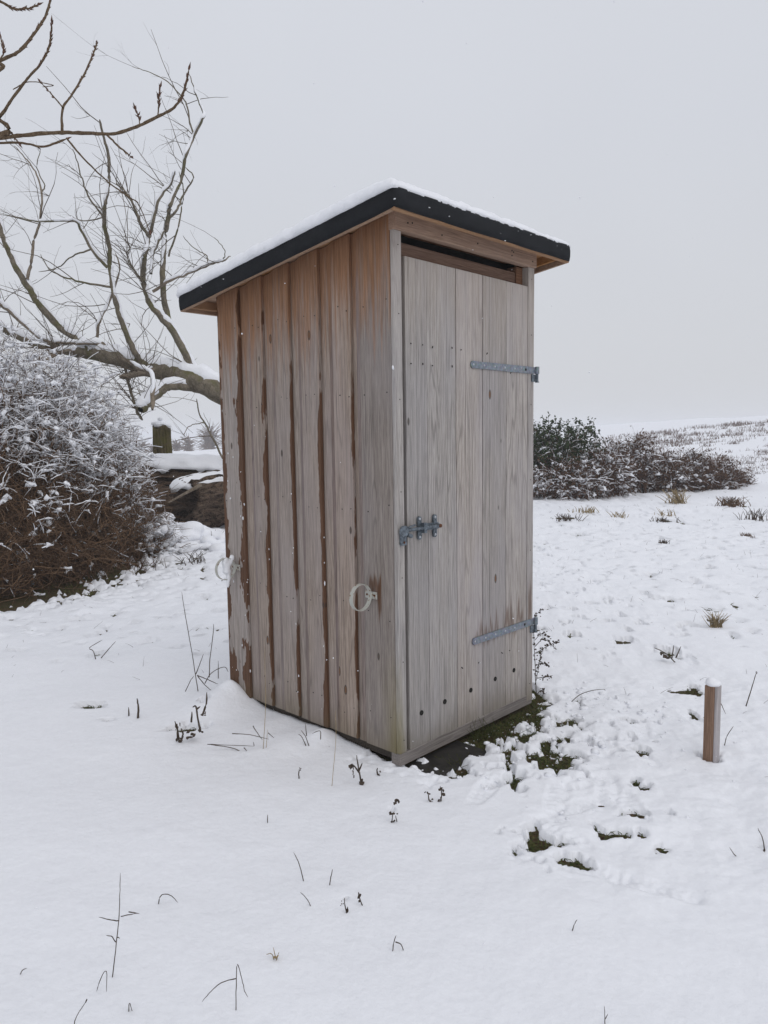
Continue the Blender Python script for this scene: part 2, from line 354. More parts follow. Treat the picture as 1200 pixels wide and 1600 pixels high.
# ------------------------------------------------------------ ground: turf sheet and snow sheet
def gpt(px, py, z=0.):
    d = ray(px, py); t = (z-CAM_H)/d[2]; return (d*t)[:2]
BARE = []   # x, y, rx, ry(along view), noise
def patch(px, py, wpx, hpx, nz=.5, z=-.03):
    c = gpt(px, py, z); l = gpt(px-wpx/2, py, z); r = gpt(px+wpx/2, py, z); n_ = gpt(px, py+hpx/2, z); f_ = gpt(px, py-hpx/2, z)
    BARE.append((c[0], c[1], abs(r[0]-l[0])/2, abs(f_[1]-n_[1])/2, nz))
for a in [(860, 1194, 84, 44, .45), (880, 1133, 34, 17, .5), (913, 1141, 14, 9, .4), (890, 1349, 46, 24, .4), (836, 1325, 54, 32, 1.0), (812, 1312, 20, 10, .8),
          (943, 1307, 28, 16, .5), (970, 1309, 24, 10, .5), (1003, 1311, 14, 10, .5), (988, 1279, 40, 9, .6), (1002, 1236, 22, 14, .8), (1032, 1327, 16, 12, .5), (1042, 1278, 14, 8, .6),
          (795, 1226, 40, 22, 1.1), (775, 1212, 26, 14, .9), (714, 1213, 42, 26, .4), (690, 1205, 60, 30, .3), (740, 1175, 60, 40, .5), (783, 1142, 64, 44, .6), (815, 1150, 44, 20, 1.2), (826, 1118, 40, 40, .6), (800, 1178, 46, 22, 1.3), (820, 1164, 50, 18, 1.3),
          (840, 1090, 16, 20, .6), (1113, 1191, 26, 10, .6), (140, 1109, 36, 9, .5), (294, 1146, 42, 12, .5), (318, 1117, 14, 8, .5), (170, 1130, 9, 5, .4),
          (985, 1135, 24, 7, 1.0), (950, 1165, 24, 7, 1.), (994, 1180, 34, 8, 1.1), (1083, 1120, 18, 7, .9), (1084, 1080, 20, 7, 1.), (1118, 972, 16, 10, .6), (1042, 1022, 30, 8, .9),
          (1138, 787, 30, 7, .6), (1165, 838, 12, 4, .6), (1065, 818, 10, 4, .5), (1037, 847, 10, 4, .5), (612, 1277, 10, 6, .5), (694, 1232, 12, 5, .6), (540, 1418, 8, 5, .4), (150, 1028, 20, 7, .5), (1190, 1333, 14, 9, .3),
          (910, 600+311, 0, 0, 0), (1015, 903, 22, 4, .5), (1085, 916, 20, 4, .6), (960, 893, 12, 3, .6), (907, 838, 26, 4, .7), (885, 810, 34, 5, .7), (1040, 815, 26, 5, .6)]:
    if a[2]: patch(*a)
BL = [(-6.5, 6.6), (-4.3, 6.9), (-3.5, 7.7), (-3.3, 8.8), (-3.35, 10.3)]     # foot of the thicket
def seg_d(x, y, pts):
    d = np.full(np.shape(x), 1e9)
    for (x0, y0), (x1, y1) in zip(pts[:-1], pts[1:]):
        vx, vy = x1-x0, y1-y0; t = np.clip(((x-x0)*vx+(y-y0)*vy)/(vx*vx+vy*vy), 0, 1); d = np.minimum(d, np.hypot(x-x0-t*vx, y-y0-t*vy))
    return d
def ground_z(x, y):
    z = -.036+fbm(x*.5, y*.5, 3)*.016
    z = z+fbm(x*.06, y*.06, 3)*.35*sst(14, 60, np.hypot(x, y))
    z = z+.05*fbm(x*.35, y*.35, 3)*sst(8, 20, y)
    z = z+3.9*sst(13, 60, x)*sst(24, 85, y)
    z = z-1.0*sst(15, 60, -x)*sst(10, 60, y)
    z = z+.25*sst(2.5, 5.5, -x)*sst(9.5, 12.5, y)*(1-sst(18, 40, y))
    return z
PRINTS = []
def fp(px, py, ang, L=.29, dep=.022, tread=True):
    c = gpt(px, py, -.01); PRINTS.append((c[0], c[1], math.radians(ang), L, dep, tread))
for a in [(838, 1322, 50), (792, 1224, 30), (985, 1260, 95), (1020, 1385, 155, .34, .03), (930, 1360, 160), (870, 1250, 70), (1000, 1140, 80), (948, 1168, 70), (1002, 1182, 100), (1085, 1085, 100), (1085, 1125, 90),
          (1040, 1022, 110), (1075, 1030, 80), (985, 965, 130), (1030, 960, 110), (1045, 985, 100), (965, 920, 130), (1085, 915, 60), (1015, 903, 100), (1010, 880, 110), (905, 1190+70, 30), (920, 1225, 20), (950, 1240, 70), (880, 1300, 120), (760, 1240, 60)]:
    fp(*a)
for k in range(14):       # older, softened prints leading off across the field
    fp(1005-7*k+random.uniform(-14, 14), 975-12.5*k, random.uniform(80, 130), .27, .016, False)
def snow_fields(x, y):
    r = np.hypot(x, y)
    m = np.full(x.shape, -9.)
    nf = fbm(x*13, y*13, 3, .5); nc = fbm(x*5, y*5, 3); n3 = noise2(x*33, y*33)
    for (cx, cy_, rx, ry, nz) in BARE:
        sel = (np.abs(x-cx) < rx*3+.05) & (np.abs(y-cy_) < ry*3+.05)
        if not sel.any(): continue
        d = np.sqrt(((x[sel]-cx)/rx)**2+((y[sel]-cy_)/ry)**2)
        m[sel] = np.maximum(m[sel], 1-d+(nz+.2)*nf[sel]*1.5+.35*n3[sel])
    fld = 1.45*fbm(x*7+20, y*5, 4, .6)+.9*nc-1.10; m = np.maximum(m, np.where((r < 24) & (y > 4.2) & ((x > .6) | ((x < -1.) & (y > 5))), fld*sst(4.2, 6, y+.0*x)-.5*(1-sst(4.2, 6, y)), -9))
    # below the thicket the snow is thin and broken
    db = seg_d(x, y, BL); inner = ((x < -3.5) & (y > 6.9) & (x > -9)).astype(float)
    bm_ = 1-db/.55+1.1*nf+.9*nc
    m = np.maximum(m, np.where(r < 30, bm_, -9)); m = np.maximum(m, np.where(inner > 0, .6+.6*nf, -9))
    # shed footprint and sheltered strip before the door
    a, b = loc2(x, y)
    dr = np.maximum(np.maximum(a-SW, -a+.0), np.maximum(b-SD, -b))
    m = np.maximum(m, np.where(dr < -.04, 1., -9))
    st = 1-np.maximum(np.abs(a-.67)/.60, np.abs(b+.0)/(.19-.10*np.clip(a, 0, 1)))+nf*.22
    m = np.maximum(m, st)
    spk = .5-np.hypot((a-.75)/.75, (b+.40)/.36)+1.15*nf*(.6+nc); m = np.maximum(m, np.where((a > .1) & (a < 1.5) & (b < .1), spk-.35, -9))
    h = np.zeros_like(x)
    h += fbm(x*.7+3, y*.7, 3)*.022
    rough = sst(.35, .9, x)*sst(2.0, 2.6, y)
    near_right = rough*(1-sst(4.6, 6.5, y))
    lum = fbm(x*6.5, y*6.5, 4, .55)
    h += near_right*(.0018*np.abs(fbm(x*55, y*55, 2))+.0105*lum+.009*fbm(x*3.2+5, y*3.2, 3)+.003*np.abs(fbm(x*17, y*17, 2)))
    far = sst(4, 7.5, y)
    h += far*(.024*fbm(x*2.6, y*2.6, 4, .6)+.02*np.maximum(fbm(x*1.3+8, y*1.3, 3), 0)+.012*np.abs(fbm(x*7, y*7, 2))*(1-sst(16, 26, y)))*np.clip(1-sst(35, 60, r)*.3, 0, 1)
    h += (1-rough)*.0022*fbm(x*9, y*9, 3)
    for (cx, cy_, an, L, dep, tr) in PRINTS:
        sel = (np.abs(x-cx) < .3) & (np.abs(y-cy_) < .3)
        if not sel.any(): continue
        xs, ys = x[sel]-cx, y[sel]-cy_; u = xs*math.cos(an)+ys*math.sin(an); v = -xs*math.sin(an)+ys*math.cos(an)
        wv = .047-.012*np.clip(-u/L*2, 0, 1)
        q = np.sqrt((u/(L/2))**4+(v/wv)**4)**.5+nf[sel]*.10
        ins = 1-sst(.85, 1.1, q); rim = np.exp(-((q-1.28)/.16)**2)
        hh = -dep*.5*ins*(.7+.5*nf[sel])+.0015*rim-ins*.004*np.abs(fbm(x[sel]*38, y[sel]*38, 2))
        if tr: hh = hh+ins*.0028*np.sin(u*2*PI/.034+np.abs(v)*60)
        h[sel] += hh
    # snow banked against the side wall
    for (ca, cb, sa, sb, hh) in [(-.05, .50, .07, .05, .045), (-.1, .60, .22, .12, .03), (-.12, .85, .2, .1, .018), (-.10, 1.32, .2, .16, .085), (-.03, 1.33, .05, .1, .05), (-.15, .15, .25, .2, -.012), (.0, -.28, .2, .1, .0)]:
        h += hh*np.exp(-((a-ca)/sa)**2-((b-cb)/sb)**2)
    # heap by the logs
    for (cx, cy_, s1, hh) in [(-3.3, 11.3, .5, .16), (-2.6, 11.2, .35, .06), (-3.0, 9.8, .3, .04)]:
        h += hh*np.exp(-((x-cx)**2+(y-cy_)**2)/s1**2)*(1+.35*fbm(x*4, y*4, 3))
    th = .036-.012*near_right+h-(.034+h*.5)*sst(-.24, .10, m)-.034*sst(-.02, .28, m)
    return th, m
def snow_z(x, y):
    x = np.atleast_1d(np.asarray(x, float)); y = np.atleast_1d(np.asarray(y, float))
    th, m = snow_fields(x, y); return ground_z(x, y)+th
def axis(lo, hi, fine_lo, fine_hi, step, gr=1.035):
    a = list(np.arange(fine_lo, fine_hi+step/2, step)); s = step
    while a[-1] < hi: s *= gr; a.append(a[-1]+s)
    s = step; b = [a[0]]
    while b[-1] > lo: s *= gr; b.append(b[-1]-s)
    return np.array(b[:0:-1]+a)
def axis2(lo, hi, m0, f0, f1, m1, fs, ms, gr=1.04):
    a = list(np.arange(f0, f1, fs))
    while a[-1] < m1: a.append(a[-1]+min(ms, fs+(a[-1]-f1)*.05))
    s = ms
    while a[-1] < hi: s *= gr; a.append(a[-1]+s)
    b = [a[0]]
    while b[-1] > m0: b.append(b[-1]-min(ms, fs+(f0-b[-1])*.05))
    s = ms
    while b[-1] > lo: s *= gr; b.append(b[-1]-s)
    return np.array(b[:0:-1]+a)
gx = axis2(-420, 420, -6.5, -1.0, 2.2, 5.5, .0098, .031); gy = axis2(-6, 700, 1.6, 1.7, 4.6, 12, .0098, .031)
XX, YY = np.meshgrid(gx, gy); shp = XX.shape; xf, yf = XX.ravel(), YY.ravel()
gz = ground_z(xf, yf); th, mm = snow_fields(xf, yf)
idx = np.arange(xf.size).reshape(shp); Fq = np.stack([idx[:-1, :-1], idx[:-1, 1:], idx[1:, 1:], idx[1:, :-1]], -1).reshape(-1, 4)
o = link('snow_cover', npmesh('snow_cover', np.stack([xf, yf, gz+th], 1), Fq), M_snow, smooth=True); tag(o, kind='structure')
s_ = slice(None, None, 4)
X2, Y2 = XX[s_, s_], YY[s_, s_]; i2 = np.arange(X2.size).reshape(X2.shape); F2 = np.stack([i2[:-1, :-1], i2[:-1, 1:], i2[1:, 1:], i2[1:, :-1]], -1).reshape(-1, 4)
o = link('ground', npmesh('ground', np.stack([X2.ravel(), Y2.ravel(), ground_z(X2.ravel(), Y2.ravel())-.8*sst(14, 60, np.hypot(X2.ravel(), Y2.ravel()))], 1), F2), M_earth, smooth=True); tag(o, kind='structure')
def hit(px, py):
    d = ray(px, py); z = 0.
    for _ in range(6):
        t = (z-CAM_H)/d[2]; z = float(snow_z(d[0]*t, d[1]*t)[0])
    t = (z-CAM_H)/d[2]; return np.array([d[0]*t, d[1]*t, z])

# grass standing in the bare spots
sel = (mm > .05) & (yf < 16) & (np.abs(xf) < 9) & (yf > 1.5)
a_, b_ = loc2(xf, yf); sel &= ~((a_ > .01) & (a_ < SW-.01) & (b_ > .01) & (b_ < SD))
cand = np.where(sel)[0]
area = np.gradient(gx)[None, :]*np.gradient(gy)[:, None]; ar = area.ravel()[cand]
isd = (a_[cand] > -.02) & (a_[cand] < .45) & (b_[cand] > -.25)     # bare slab by the corner of the step
ar = ar*np.where(isd, .10, 1)*np.where(yf[cand] > 5.5, .05, 1)
pick = cand[RS.choice(len(cand), 26000, p=ar/ar.sum())]
bx_, by_ = xf[pick]+RS.uniform(-.02, .02, 26000), yf[pick]+RS.uniform(-.02, .02, 26000)
bz_ = ground_z(bx_, by_)-.005; an = RS.uniform(0, 2*PI, 26000); ln = RS.uniform(.010, .040, 26000)*np.where(by_ > 5.5, 1.5, 1); le = RS.uniform(.6, 1.9, 26000)
P0 = np.stack([bx_, by_, bz_], 1); dirx = np.stack([np.cos(an), np.sin(an), 0*an], 1)
P1 = P0+dirx*(ln*le*.3)[:, None]; P1[:, 2] += ln*.45; P2 = P0+dirx*(ln*le)[:, None]; P2[:, 2] += ln*.55
sd_ = np.stack([-np.sin(an), np.cos(an), 0*an], 1)*(.0022*np.where(by_ > 5.5, 2, 1))[:, None]
Vg = np.stack([P0-sd_, P0+sd_, P1+sd_, P1-sd_, P2], 1).reshape(-1, 3); b5 = np.arange(26000)[:, None]*5
Fg = np.concatenate([b5+[0, 1, 2], b5+[0, 2, 3], b5+[3, 2, 4]])
o = link('grass', npmesh('grass', Vg, Fg), M_grass); tag(o, 'short green and brown winter grass showing in the bare patches of the snow', 'grass', kind='stuff')

# ------------------------------------------------------------ shed
shed = empty('wooden_shed', (SX, SY, 0), YAW)
tag(shed, 'tall narrow weathered wooden shed with black felt roof standing in the snow', 'shed')
def roofz(y): return 2.535-.1275*y
# base slab and beams
box('base_slab', .015, .47, -.175, .03, -.10, -.026, plain('wet_dark_slab', (.035, .032, .028), .5, .3, 18, 0, .5), shed, .006)
box('base_beam', .002, SW-.002, .001, .06, -.004, .056, M_beam, shed, .003)
box('base_beam', .042, .09, .062, SD, -.004, .10, M_beamd, shed, .003)
box('base_beam', SW-.09, SW-.042, .062, SD, -.004, .10, M_beamd, shed, .003)
# side cladding: boards lapped over boards
e0 = {'edge': lambda co: 9., 'bw': lambda co: 0., 'edge2': lambda co: 9.}
over = [(1.376, 1.178, .048), (1.071, .966, .021), (.862, .738, .011), (.650, .512, .015), (.413, .286, .010), (.2245, .0255, .0)]
for k, (yb, ya, bw) in enumerate(over):
    at_ = {'edge': lambda co, ya=ya, k=k: max(0, co.y-ya) if k < 5 else 9., 'bw': lambda co, bw=bw: bw}
    at_['edge2'] = (lambda co: 1.376-co.y) if k == 0 else (lambda co: 9.)
    box('board', .0, .0195, ya, yb, .055+random.uniform(-.004, .004), 2.5, M_left, shed, .0018, roofz, 8, .0012, at_)
for k in range(5):
    y1 = over[k][1]; y0 = over[k+1][0]
    at_ = {'edge': lambda co, y1=y1: max(0, y1+.02-co.y+.1), 'bw': lambda co: 0., 'edge2': lambda co: 9.}
    box('under_board', .0320, .0410, y0-.018, y1+.018, .036+random.uniform(-.004, .006), 2.5, M_left, shed, .0015, roofz, 4, .0004, at_)
for k, (yb, ya) in enumerate([(1.374, 1.10), (1.09, .83), (.82, .56), (.55, .29), (.28, .03)]):   # far side, plain laps
    box('board', SW-.022, SW-.001, max(ya, .047), yb, .055, 2.5, M_left, shed, .0018, roofz, 0, 0, e0)
for k in range(6):
    box('back_board', .03+k*.182, .03+k*.182+.178, SD-.022, SD-.002, .055, roofz(SD)-.004, M_left, shed, .0018, None, 0, 0, e0)
M_lip = wood('shaded_lap_wood', (.30, .238, .212), (.15, .113, .098), mode='left', knots=False)  # darker tone paints in the shade band beside each cover board
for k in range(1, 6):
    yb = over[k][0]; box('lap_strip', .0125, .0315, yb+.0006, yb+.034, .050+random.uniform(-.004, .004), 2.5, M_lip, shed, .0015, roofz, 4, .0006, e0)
    y1 = over[k-1][1]; box('lap_strip', .0205, .0315, yb+.0346, y1+.006, .046, 2.5, M_left, shed, .0012, roofz, 4, .0004, e0)
# front posts, header, inner rail
box('post', .0005, .050, -.0, .0235, .057, 2.462, M_front, shed, .002, None, 6, .0006)
box('post', 1.082, SW, -.0, .045, .020, 2.462, M_front, shed, .002, None, 6, .0006)
box('stud', .052, .072, .0365, .08, .057, 2.46, M_rail, shed, .001)
box('stud', 1.02, 1.081, .038, .10, .057, 2.46, M_rail, shed, .001)
box('header', -.002, SW+.002, -.014, .03, 2.462, 2.543, M_head, shed, .003)
box('inner_rail', .072, 1.02, .045, .075, 2.30, 2.43, M_rail, shed, .003)
box('top_rail', .072, 1.02, .075, .11, 2.485, 2.53, M_rail, shed, .003)
box('black_void_sheet', .06, SW-.03, .115, .12, .06, 2.50, M_dark, shed, 0)  # near-black sheet stands in for the unlit inside behind the gap
# roof deck, joists, felt-wrapped edge
def sheet(name, x0, x1, y0, y1, zlo, zhi, mat, bev=.004):   # zlo/zhi are offsets from the roof plane
    bm = bmesh.new(); vs_ = box_bm(bm, x0, x1, y0, y1, 0, 1)
    for i, v in enumerate(vs_): v.co.z = roofz(v.co.y)+(zlo if i < 4 else zhi)
    if bev: bmesh.ops.bevel(bm, geom=bm.edges[:], offset=bev, segments=3, affect='EDGES')
    return bmo(name, bm, mat, shed)
RX0, RX1, RY0, RY1 = -.15, SW+.15, -.145, SD+.170
for k in range(5):
    w = (RY1-RY0-.06)/5; sheet('roof_board', RX0+.028, RX1-.028, RY0+.03+k*w, RY0+.03+(k+1)*w-.002, .006, .022, M_soff, .001)
for x in (-.115, -.045+.0, SW+.03, SW+.10):
    sheet('joist', x-.011, x+.011, RY0+.03, RY1-.03, -.036, .005, M_soff, .001) if x in (-.115, SW+.10) else None
sheet('joist', RX0+.03, RX1-.03, RY1-.055, RY1-.03, -.042, .004, M_soff, .001)
for nm, a in (('front', (RX0+.012, RX1-.012, RY0+.012, RY0+.03)), ('back', (RX0+.012, RX1-.012, RY1-.03, RY1-.012)), ('l', (RX0+.012, RX0+.03, RY0+.031, RY1-.031)), ('r', (RX1-.03, RX1-.012, RY0+.031, RY1-.031))):
    sheet('fascia', *a, -.060, .020, M_soff, .001)
def felt_roof():
    # one skin: top sheet folded down over the four edges, slightly wavy
    n = 60; V = []; F = []
    prof = [(0.014, -.056), (.0, -.052), (-.003, -.03), (-.002, .0), (.0, .018), (.006, .028), (.016, .032), (.05, .033)]
    per = []
    def corner(cx, cy_, a0, r=.032):
        return [(cx+r*math.cos(math.radians(a0+t)), cy_+r*math.sin(math.radians(a0+t)), math.radians(a0+t)) for t in (0, 22, 45, 68, 90)]
    pts = []
    x0, x1, y0, y1, r = RX0, RX1, RY0, RY1, .032
    def seg(p, q, an, m=40):
        return [(p[0]+(q[0]-p[0])*i/m, p[1]+(q[1]-p[1])*i/m, an) for i in range(1, m)]
    pts += corner(x0+r, y0+r, 180); pts += seg((x0+r, y0), (x1-r, y0), -PI/2); pts += corner(x1-r, y0+r, 270); pts += seg((x1, y0+r), (x1, y1-r), 0)
    pts += corner(x1-r, y1-r, 0); pts += seg((x1-r, y1), (x0+r, y1), PI/2); pts += corner(x0+r, y1-r, 90); pts += seg((x0, y1-r), (x0, y0+r), PI)
    m = len(pts)
    for j, (ins, dz) in enumerate(prof):
        for i, (x, y, an) in enumerate(pts):
            wv = .0028*float(noise2(x*9+3, y*9+j*.4))+.002*float(noise2(x*30, y*30+j)); low = .002*float(noise2(x*5, y*5+9)) if j < 2 else 0
            V.append((x-math.cos(an)*(ins-wv), y-math.sin(an)*(ins-wv), roofz(y)+dz+low))
    for j in range(len(prof)-1):
        for i in range(m): F.append((j*m+i, j*m+(i+1) % m, (j+1)*m+(i+1) % m, (j+1)*m+i))
    me = bpy.data.meshes.new('roofing_felt'); me.from_pydata(V, [], F+[tuple(range((len(prof)-1)*m, len(prof)*m))]); return link('roofing_felt', me, M_felt, shed, True)
felt_roof()
def roof_snow():
    nx, ny = 130, 150; xs = np.linspace(RX0-.012, RX1+.003, nx); ys = np.linspace(RY0+.002, RY1+.02, ny)
    X_, Y_ = np.meshgrid(xs, ys); x = X_.ravel(); y = Y_.ravel()
    d = np.minimum(np.minimum(x-xs[0], xs[-1]-x), np.minimum(y-ys[0], ys[-1]-y))
    rr = .045+.015*fbm(x*8, y*8, 2)
    hgt = .060*np.clip(1-sst(.7, 1.2, x)*.35, .5, 1)*(1-.3*np.exp(-((y-ys[0])/.12)**2))
    t = np.clip(d/rr, 0, 1); z = hgt*np.sqrt(np.clip(1-(1-t)**2, 0, 1))+.009*fbm(x*7, y*7, 3)*t+.006*fbm(x*30, y*30, 4, .6)*np.clip(t*2, .3, 1)
    z0 = .034-.012*(1-t)
    # ragged lower edge
    edge = d < 1e-6; wig = .012*fbm(x*22, y*22, 3)
    cx = np.where(x < xs[0]+1e-6, -1, np.where(x > xs[-1]-1e-6, 1, 0)); cy_ = np.where(y < ys[0]+1e-6, -1, np.where(y > ys[-1]-1e-6, 1, 0))
    x = x+cx*wig; y = y+cy_*wig
    rc = .035
    for sx_ in (-1, 1):
        for sy2 in (-1, 1):
            ccx = (RX0+rc-.006) if sx_ < 0 else (RX1-rc+.006); ccy = (RY0+rc-.003) if sy2 < 0 else (RY1-rc+.01)
            dx_ = (x-ccx)*sx_; dy_ = (y-ccy)*sy2; o2_ = (dx_ > 0) & (dy_ > 0); dd = np.hypot(dx_, dy_); f_ = np.where(o2_ & (dd > rc), rc/np.maximum(dd, 1e-6), 1)
            x = np.where(o2_, ccx+sx_*dx_*f_, x); y = np.where(o2_, ccy+sy2*dy_*f_, y)
    zz = 2.535-.1275*y+z0+z
    V = np.stack([x, y, zz], 1); i = np.arange(nx*ny).reshape(ny, nx); F = np.stack([i[:-1, :-1], i[:-1, 1:], i[1:, 1:], i[1:, :-1]], -1).reshape(-1, 4)
    # close below
    V2 = V.copy(); V2[:, 2] = 2.535-.1275*y+.025; V2[:, 0] = np.clip(V2[:, 0], RX0+.02, RX1-.02); V2[:, 1] = np.clip(V2[:, 1], RY0+.02, RY1-.02)
    bo = np.concatenate([i[0, :], i[1:, -1], i[-1, -2::-1], i[-2:0:-1, 0]]); m = len(bo); nb = nx*ny
    Vb = V2[bo]; k = np.arange(m); Fs = np.stack([bo, nb+k, nb+(k+1) % m, bo[(k+1) % m]], -1)
    return link('roof_snow', npmesh('roof_snow', np.concatenate([V, Vb]), np.concatenate([F, Fs])), M_snow, shed, True)
rs = roof_snow()
# door: five planks, peg holes, strap hinges
door_b = [(.076, .2248), (.2282, .4448), (.4482, .6628), (.6662, .8735), (.8760, 1.0785)]
def plank_with_groove(x0, x1, grooves, holes, name='door_plank'):
    bm = bmesh.new(); cuts = [x0]+[v for g_ in grooves for v in (g_-.0012, g_, g_+.0012)]+[x1]
    zs = np.linspace(.052+random.uniform(-.003, .003), 2.36+random.uniform(-.002, .002), 9); dy = random.uniform(.002, .005); ph = random.uniform(0, 6)
    grid = []
    for z in zs:
        row = []
        for c in cuts: row.append(bm.verts.new((c+.0005*math.sin(z*3+ph), dy+(.003 if c in grooves else 0)+.0012*math.sin(z*1.7+ph), z)))
        grid.append(row)
    for i in range(len(zs)-1):
        for j in range(len(cuts)-1): bm.faces.new((grid[i][j], grid[i][j+1], grid[i+1][j+1], grid[i+1][j]))
    r = bmesh.ops.extrude_face_region(bm, geom=bm.faces[:]); 
    for v in r['geom']:
        if isinstance(v, bmesh.types.BMVert): v.co.y = .028
    bmesh.ops.recalc_face_normals(bm, faces=bm.faces[:])
    ed = [e for e in bm.edges if len(e.link_faces) == 2 and e.calc_face_angle(0) > 1.2]
    bmesh.ops.bevel(bm, geom=ed, offset=.0018, segments=1, affect='EDGES')
    return bmo(name, bm, M_front, door)
door = link('door', bpy.data.meshes.new('door'), M_rail, shed)
bm = bmesh.new(); box_bm(bm, .085, 1.07, .029, .034, .07, 2.34); bm.to_mesh(door.data); bm.free()
door.data.name = 'door'
gro = [[.149], [.30, .375], [.52], [.72], [.93, 1.03]]
for (x0, x1), gg in zip(door_b, gro): plank_with_groove(x0, x1, gg, None)
def disc(name, c, nrm, r, dep, mat, parent, seg=14):
    bm = bmesh.new(); c = Vector(c); nrm = Vector(nrm); cyl_bm(bm, c-nrm*dep, c+nrm*dep, r, seg); return bmo(name, bm, mat, parent)
def hole(x, z):   # a round vent hole: dark plug recessed in a rim
    bm = bmesh.new(); cyl_bm(bm, (x, .004, z), (x, .0005, z), .0125, 20)
    h = bmo('peg_hole', bm, M_hole, door); return h
M_hole = plain('dark_hole', (.022, .02, .017), .9, .3, 80)
for x, z in ((.160, .216), (.339, .223), (.555, .226), (.774, .232), (.954, .237)): hole(x, z)
# nails, small, joined
bm = bmesh.new()
for z in (1.885, 1.975, .36):
    for (x0, x1) in door_b:
        for x in (x0+.035, x1-.035):
            if random.random() < .35: continue
            cyl_bm(bm, (x+random.uniform(-.006, .006), .003, z+random.uniform(-.01, .01)), (x, -.0012, z), .0025, 8)
for z in (.12, .5, .9, 1.3, 1.72, 2.1, 2.4):
    for x in (.028, 1.112): cyl_bm(bm, (x, .003, z), (x, -.0015, z), .0026, 8)
for (x, z) in ((.08, 2.5), (.11, 2.505), (.32, 2.49), (.6, 2.5), (.90, 2.49), (.915, 2.51), (.9, 2.515), (1.1, 2.49)): cyl_bm(bm, (x, -.01, z), (x, -.016, z), .0042, 8)
for k, (yb, ya, _) in enumerate(over):
    for z in (.2, .72, 1.22, 1.75, 2.15):
        for y in ((yb-.03, ya+.03) if yb-ya > .13 else ((yb+ya)/2+.02, ya+.022)):
            zz = z+random.uniform(-.03, .03); yy = y+random.uniform(-.008, .008); cyl_bm(bm, (.003, yy, zz), (-.0012, yy, zz), .003, 8)
tag(bmo('nails', bm, M_iron, shed), kind='stuff')
def hinge(z, x0=.558):
    h = link('strap_hinge', bpy.data.meshes.new('strap_hinge'), M_galv, shed); h.data.name = 'strap_hinge'
    bm = bmesh.new()
    # tapered strap with rounded tip
    out = [(x0+.012*(1-math.cos(t)), .0175*math.sin(t)) for t in np.linspace(-PI/2, PI/2, 7)]
    top = [(1.10, .019), (1.10, -.019)]
    ring = [(p[0], p[1]) for p in out]+top
    vs_ = [bm.verts.new((x, -.0042, z+q)) for x, q in ring]; f = bm.faces.new(vs_)
    r = bmesh.ops.extrude_face_region(bm, geom=[f])
    for v in r['geom']:
        if isinstance(v, bmesh.types.BMVert): v.co.y = .003
    box_bm(bm, 1.10, 1.152, -.0042, -.0006, z-.018, z+.018)
    bmesh.ops.recalc_face_normals(bm, faces=bm.faces[:])
    cyl_bm(bm, (1.158, -.010, z-.019), (1.158, -.010, z+.021), .0125, 16)
    bm.to_mesh(h.data); bm.free()
    bm = bmesh.new(); cyl_bm(bm, (1.158, -.010, z-.062), (1.158, -.010, z-.019), .0075, 12); cyl_bm(bm, (1.158, -.010, z-.066), (1.158, -.010, z-.061), .011, 12)
    box_bm(bm, 1.110, 1.158, -.006, -.001, z-.062, z-.022); bmo('hinge_pin', bm, M_galvd, h)
    for k in range(5):
        x = x0+.02+k*.092; bm = bmesh.new(); bmesh.ops.create_uvsphere(bm, u_segments=10, v_segments=6, radius=.0055, matrix=Matrix.Translation((x, -.0042, z)) @ Matrix.Scale(.45, 4, (0, 1, 0)))
        bmo('screw', bm, M_screw, h, True)
    bm = bmesh.new(); box_bm(bm, 1.045, 1.057, -.007, -.0042, z-.006, z+.006); bmo('coach_bolt', bm, M_iron, h)
hinge(1.908); hinge(.482, .565)
# sliding bolt with padlock staple
bolt = link('door_bolt', bpy.data.meshes.new('door_bolt'), M_galvd, shed)
bm = bmesh.new(); zb = 1.122
box_bm(bm, .168, .290, -.006, .002, zb-.016, zb+.016)                      # back plate
for x in (.149, .262):                                                     # two cross plates with ears
    box_bm(bm, x-.012, x+.012, -.009, .002, zb-.043, zb+.043)
    cyl_bm(bm, (x, -.009, zb+.043), (x, .002, zb+.043), .012, 14); cyl_bm(bm, (x, -.009, zb-.043), (x, .002, zb-.043), .012, 14)
box_bm(bm, .156, .176, -.030, -.008, zb-.024, zb+.024)                     # raised keeper
bm.to_mesh(bolt.data); bm.free(); bolt.data.name = 'door_bolt'
bm = bmesh.new(); cyl_bm(bm, (.030, -.019, zb), (.275, -.019, zb), .0085, 14); cyl_bm(bm, (.272, -.019, zb), (.283, -.019, zb), .0105, 14); bmo('bolt_bar', bm, M_galvd, bolt)
bm = bmesh.new(); cyl_bm(bm, (.278, -.031, zb), (.278, -.008, zb), .009, 12); bmo('bolt_end', bm, M_rust, bolt)
bm = bmesh.new()                                                           # hasp: loop hanging at the post
bmesh.ops.create_cone(bm, cap_ends=True, segments=20, radius1=.026, radius2=.026, depth=.012, matrix=Matrix.Translation((.022, -.022, zb-.002)) @ Matrix.Rotation(PI/2, 4, 'X'))
box_bm(bm, .012, .046, -.016, -.002, zb-.068, zb-.014); cyl_bm(bm, (.075, -.02, zb-.03), (.045, -.022, zb-.02), .010, 10)
cyl_bm(bm, (.04, -.03, zb+.014), (.11, -.012, zb+.018), .005, 8)
bmo('staple', bm, M_galvd, bolt)
bm = bmesh.new(); cyl_bm(bm, (.029, -.0175, zb-.055), (.029, -.014, zb-.055), .006, 10); bmo('staple_screw', bm, M_rust, bolt)
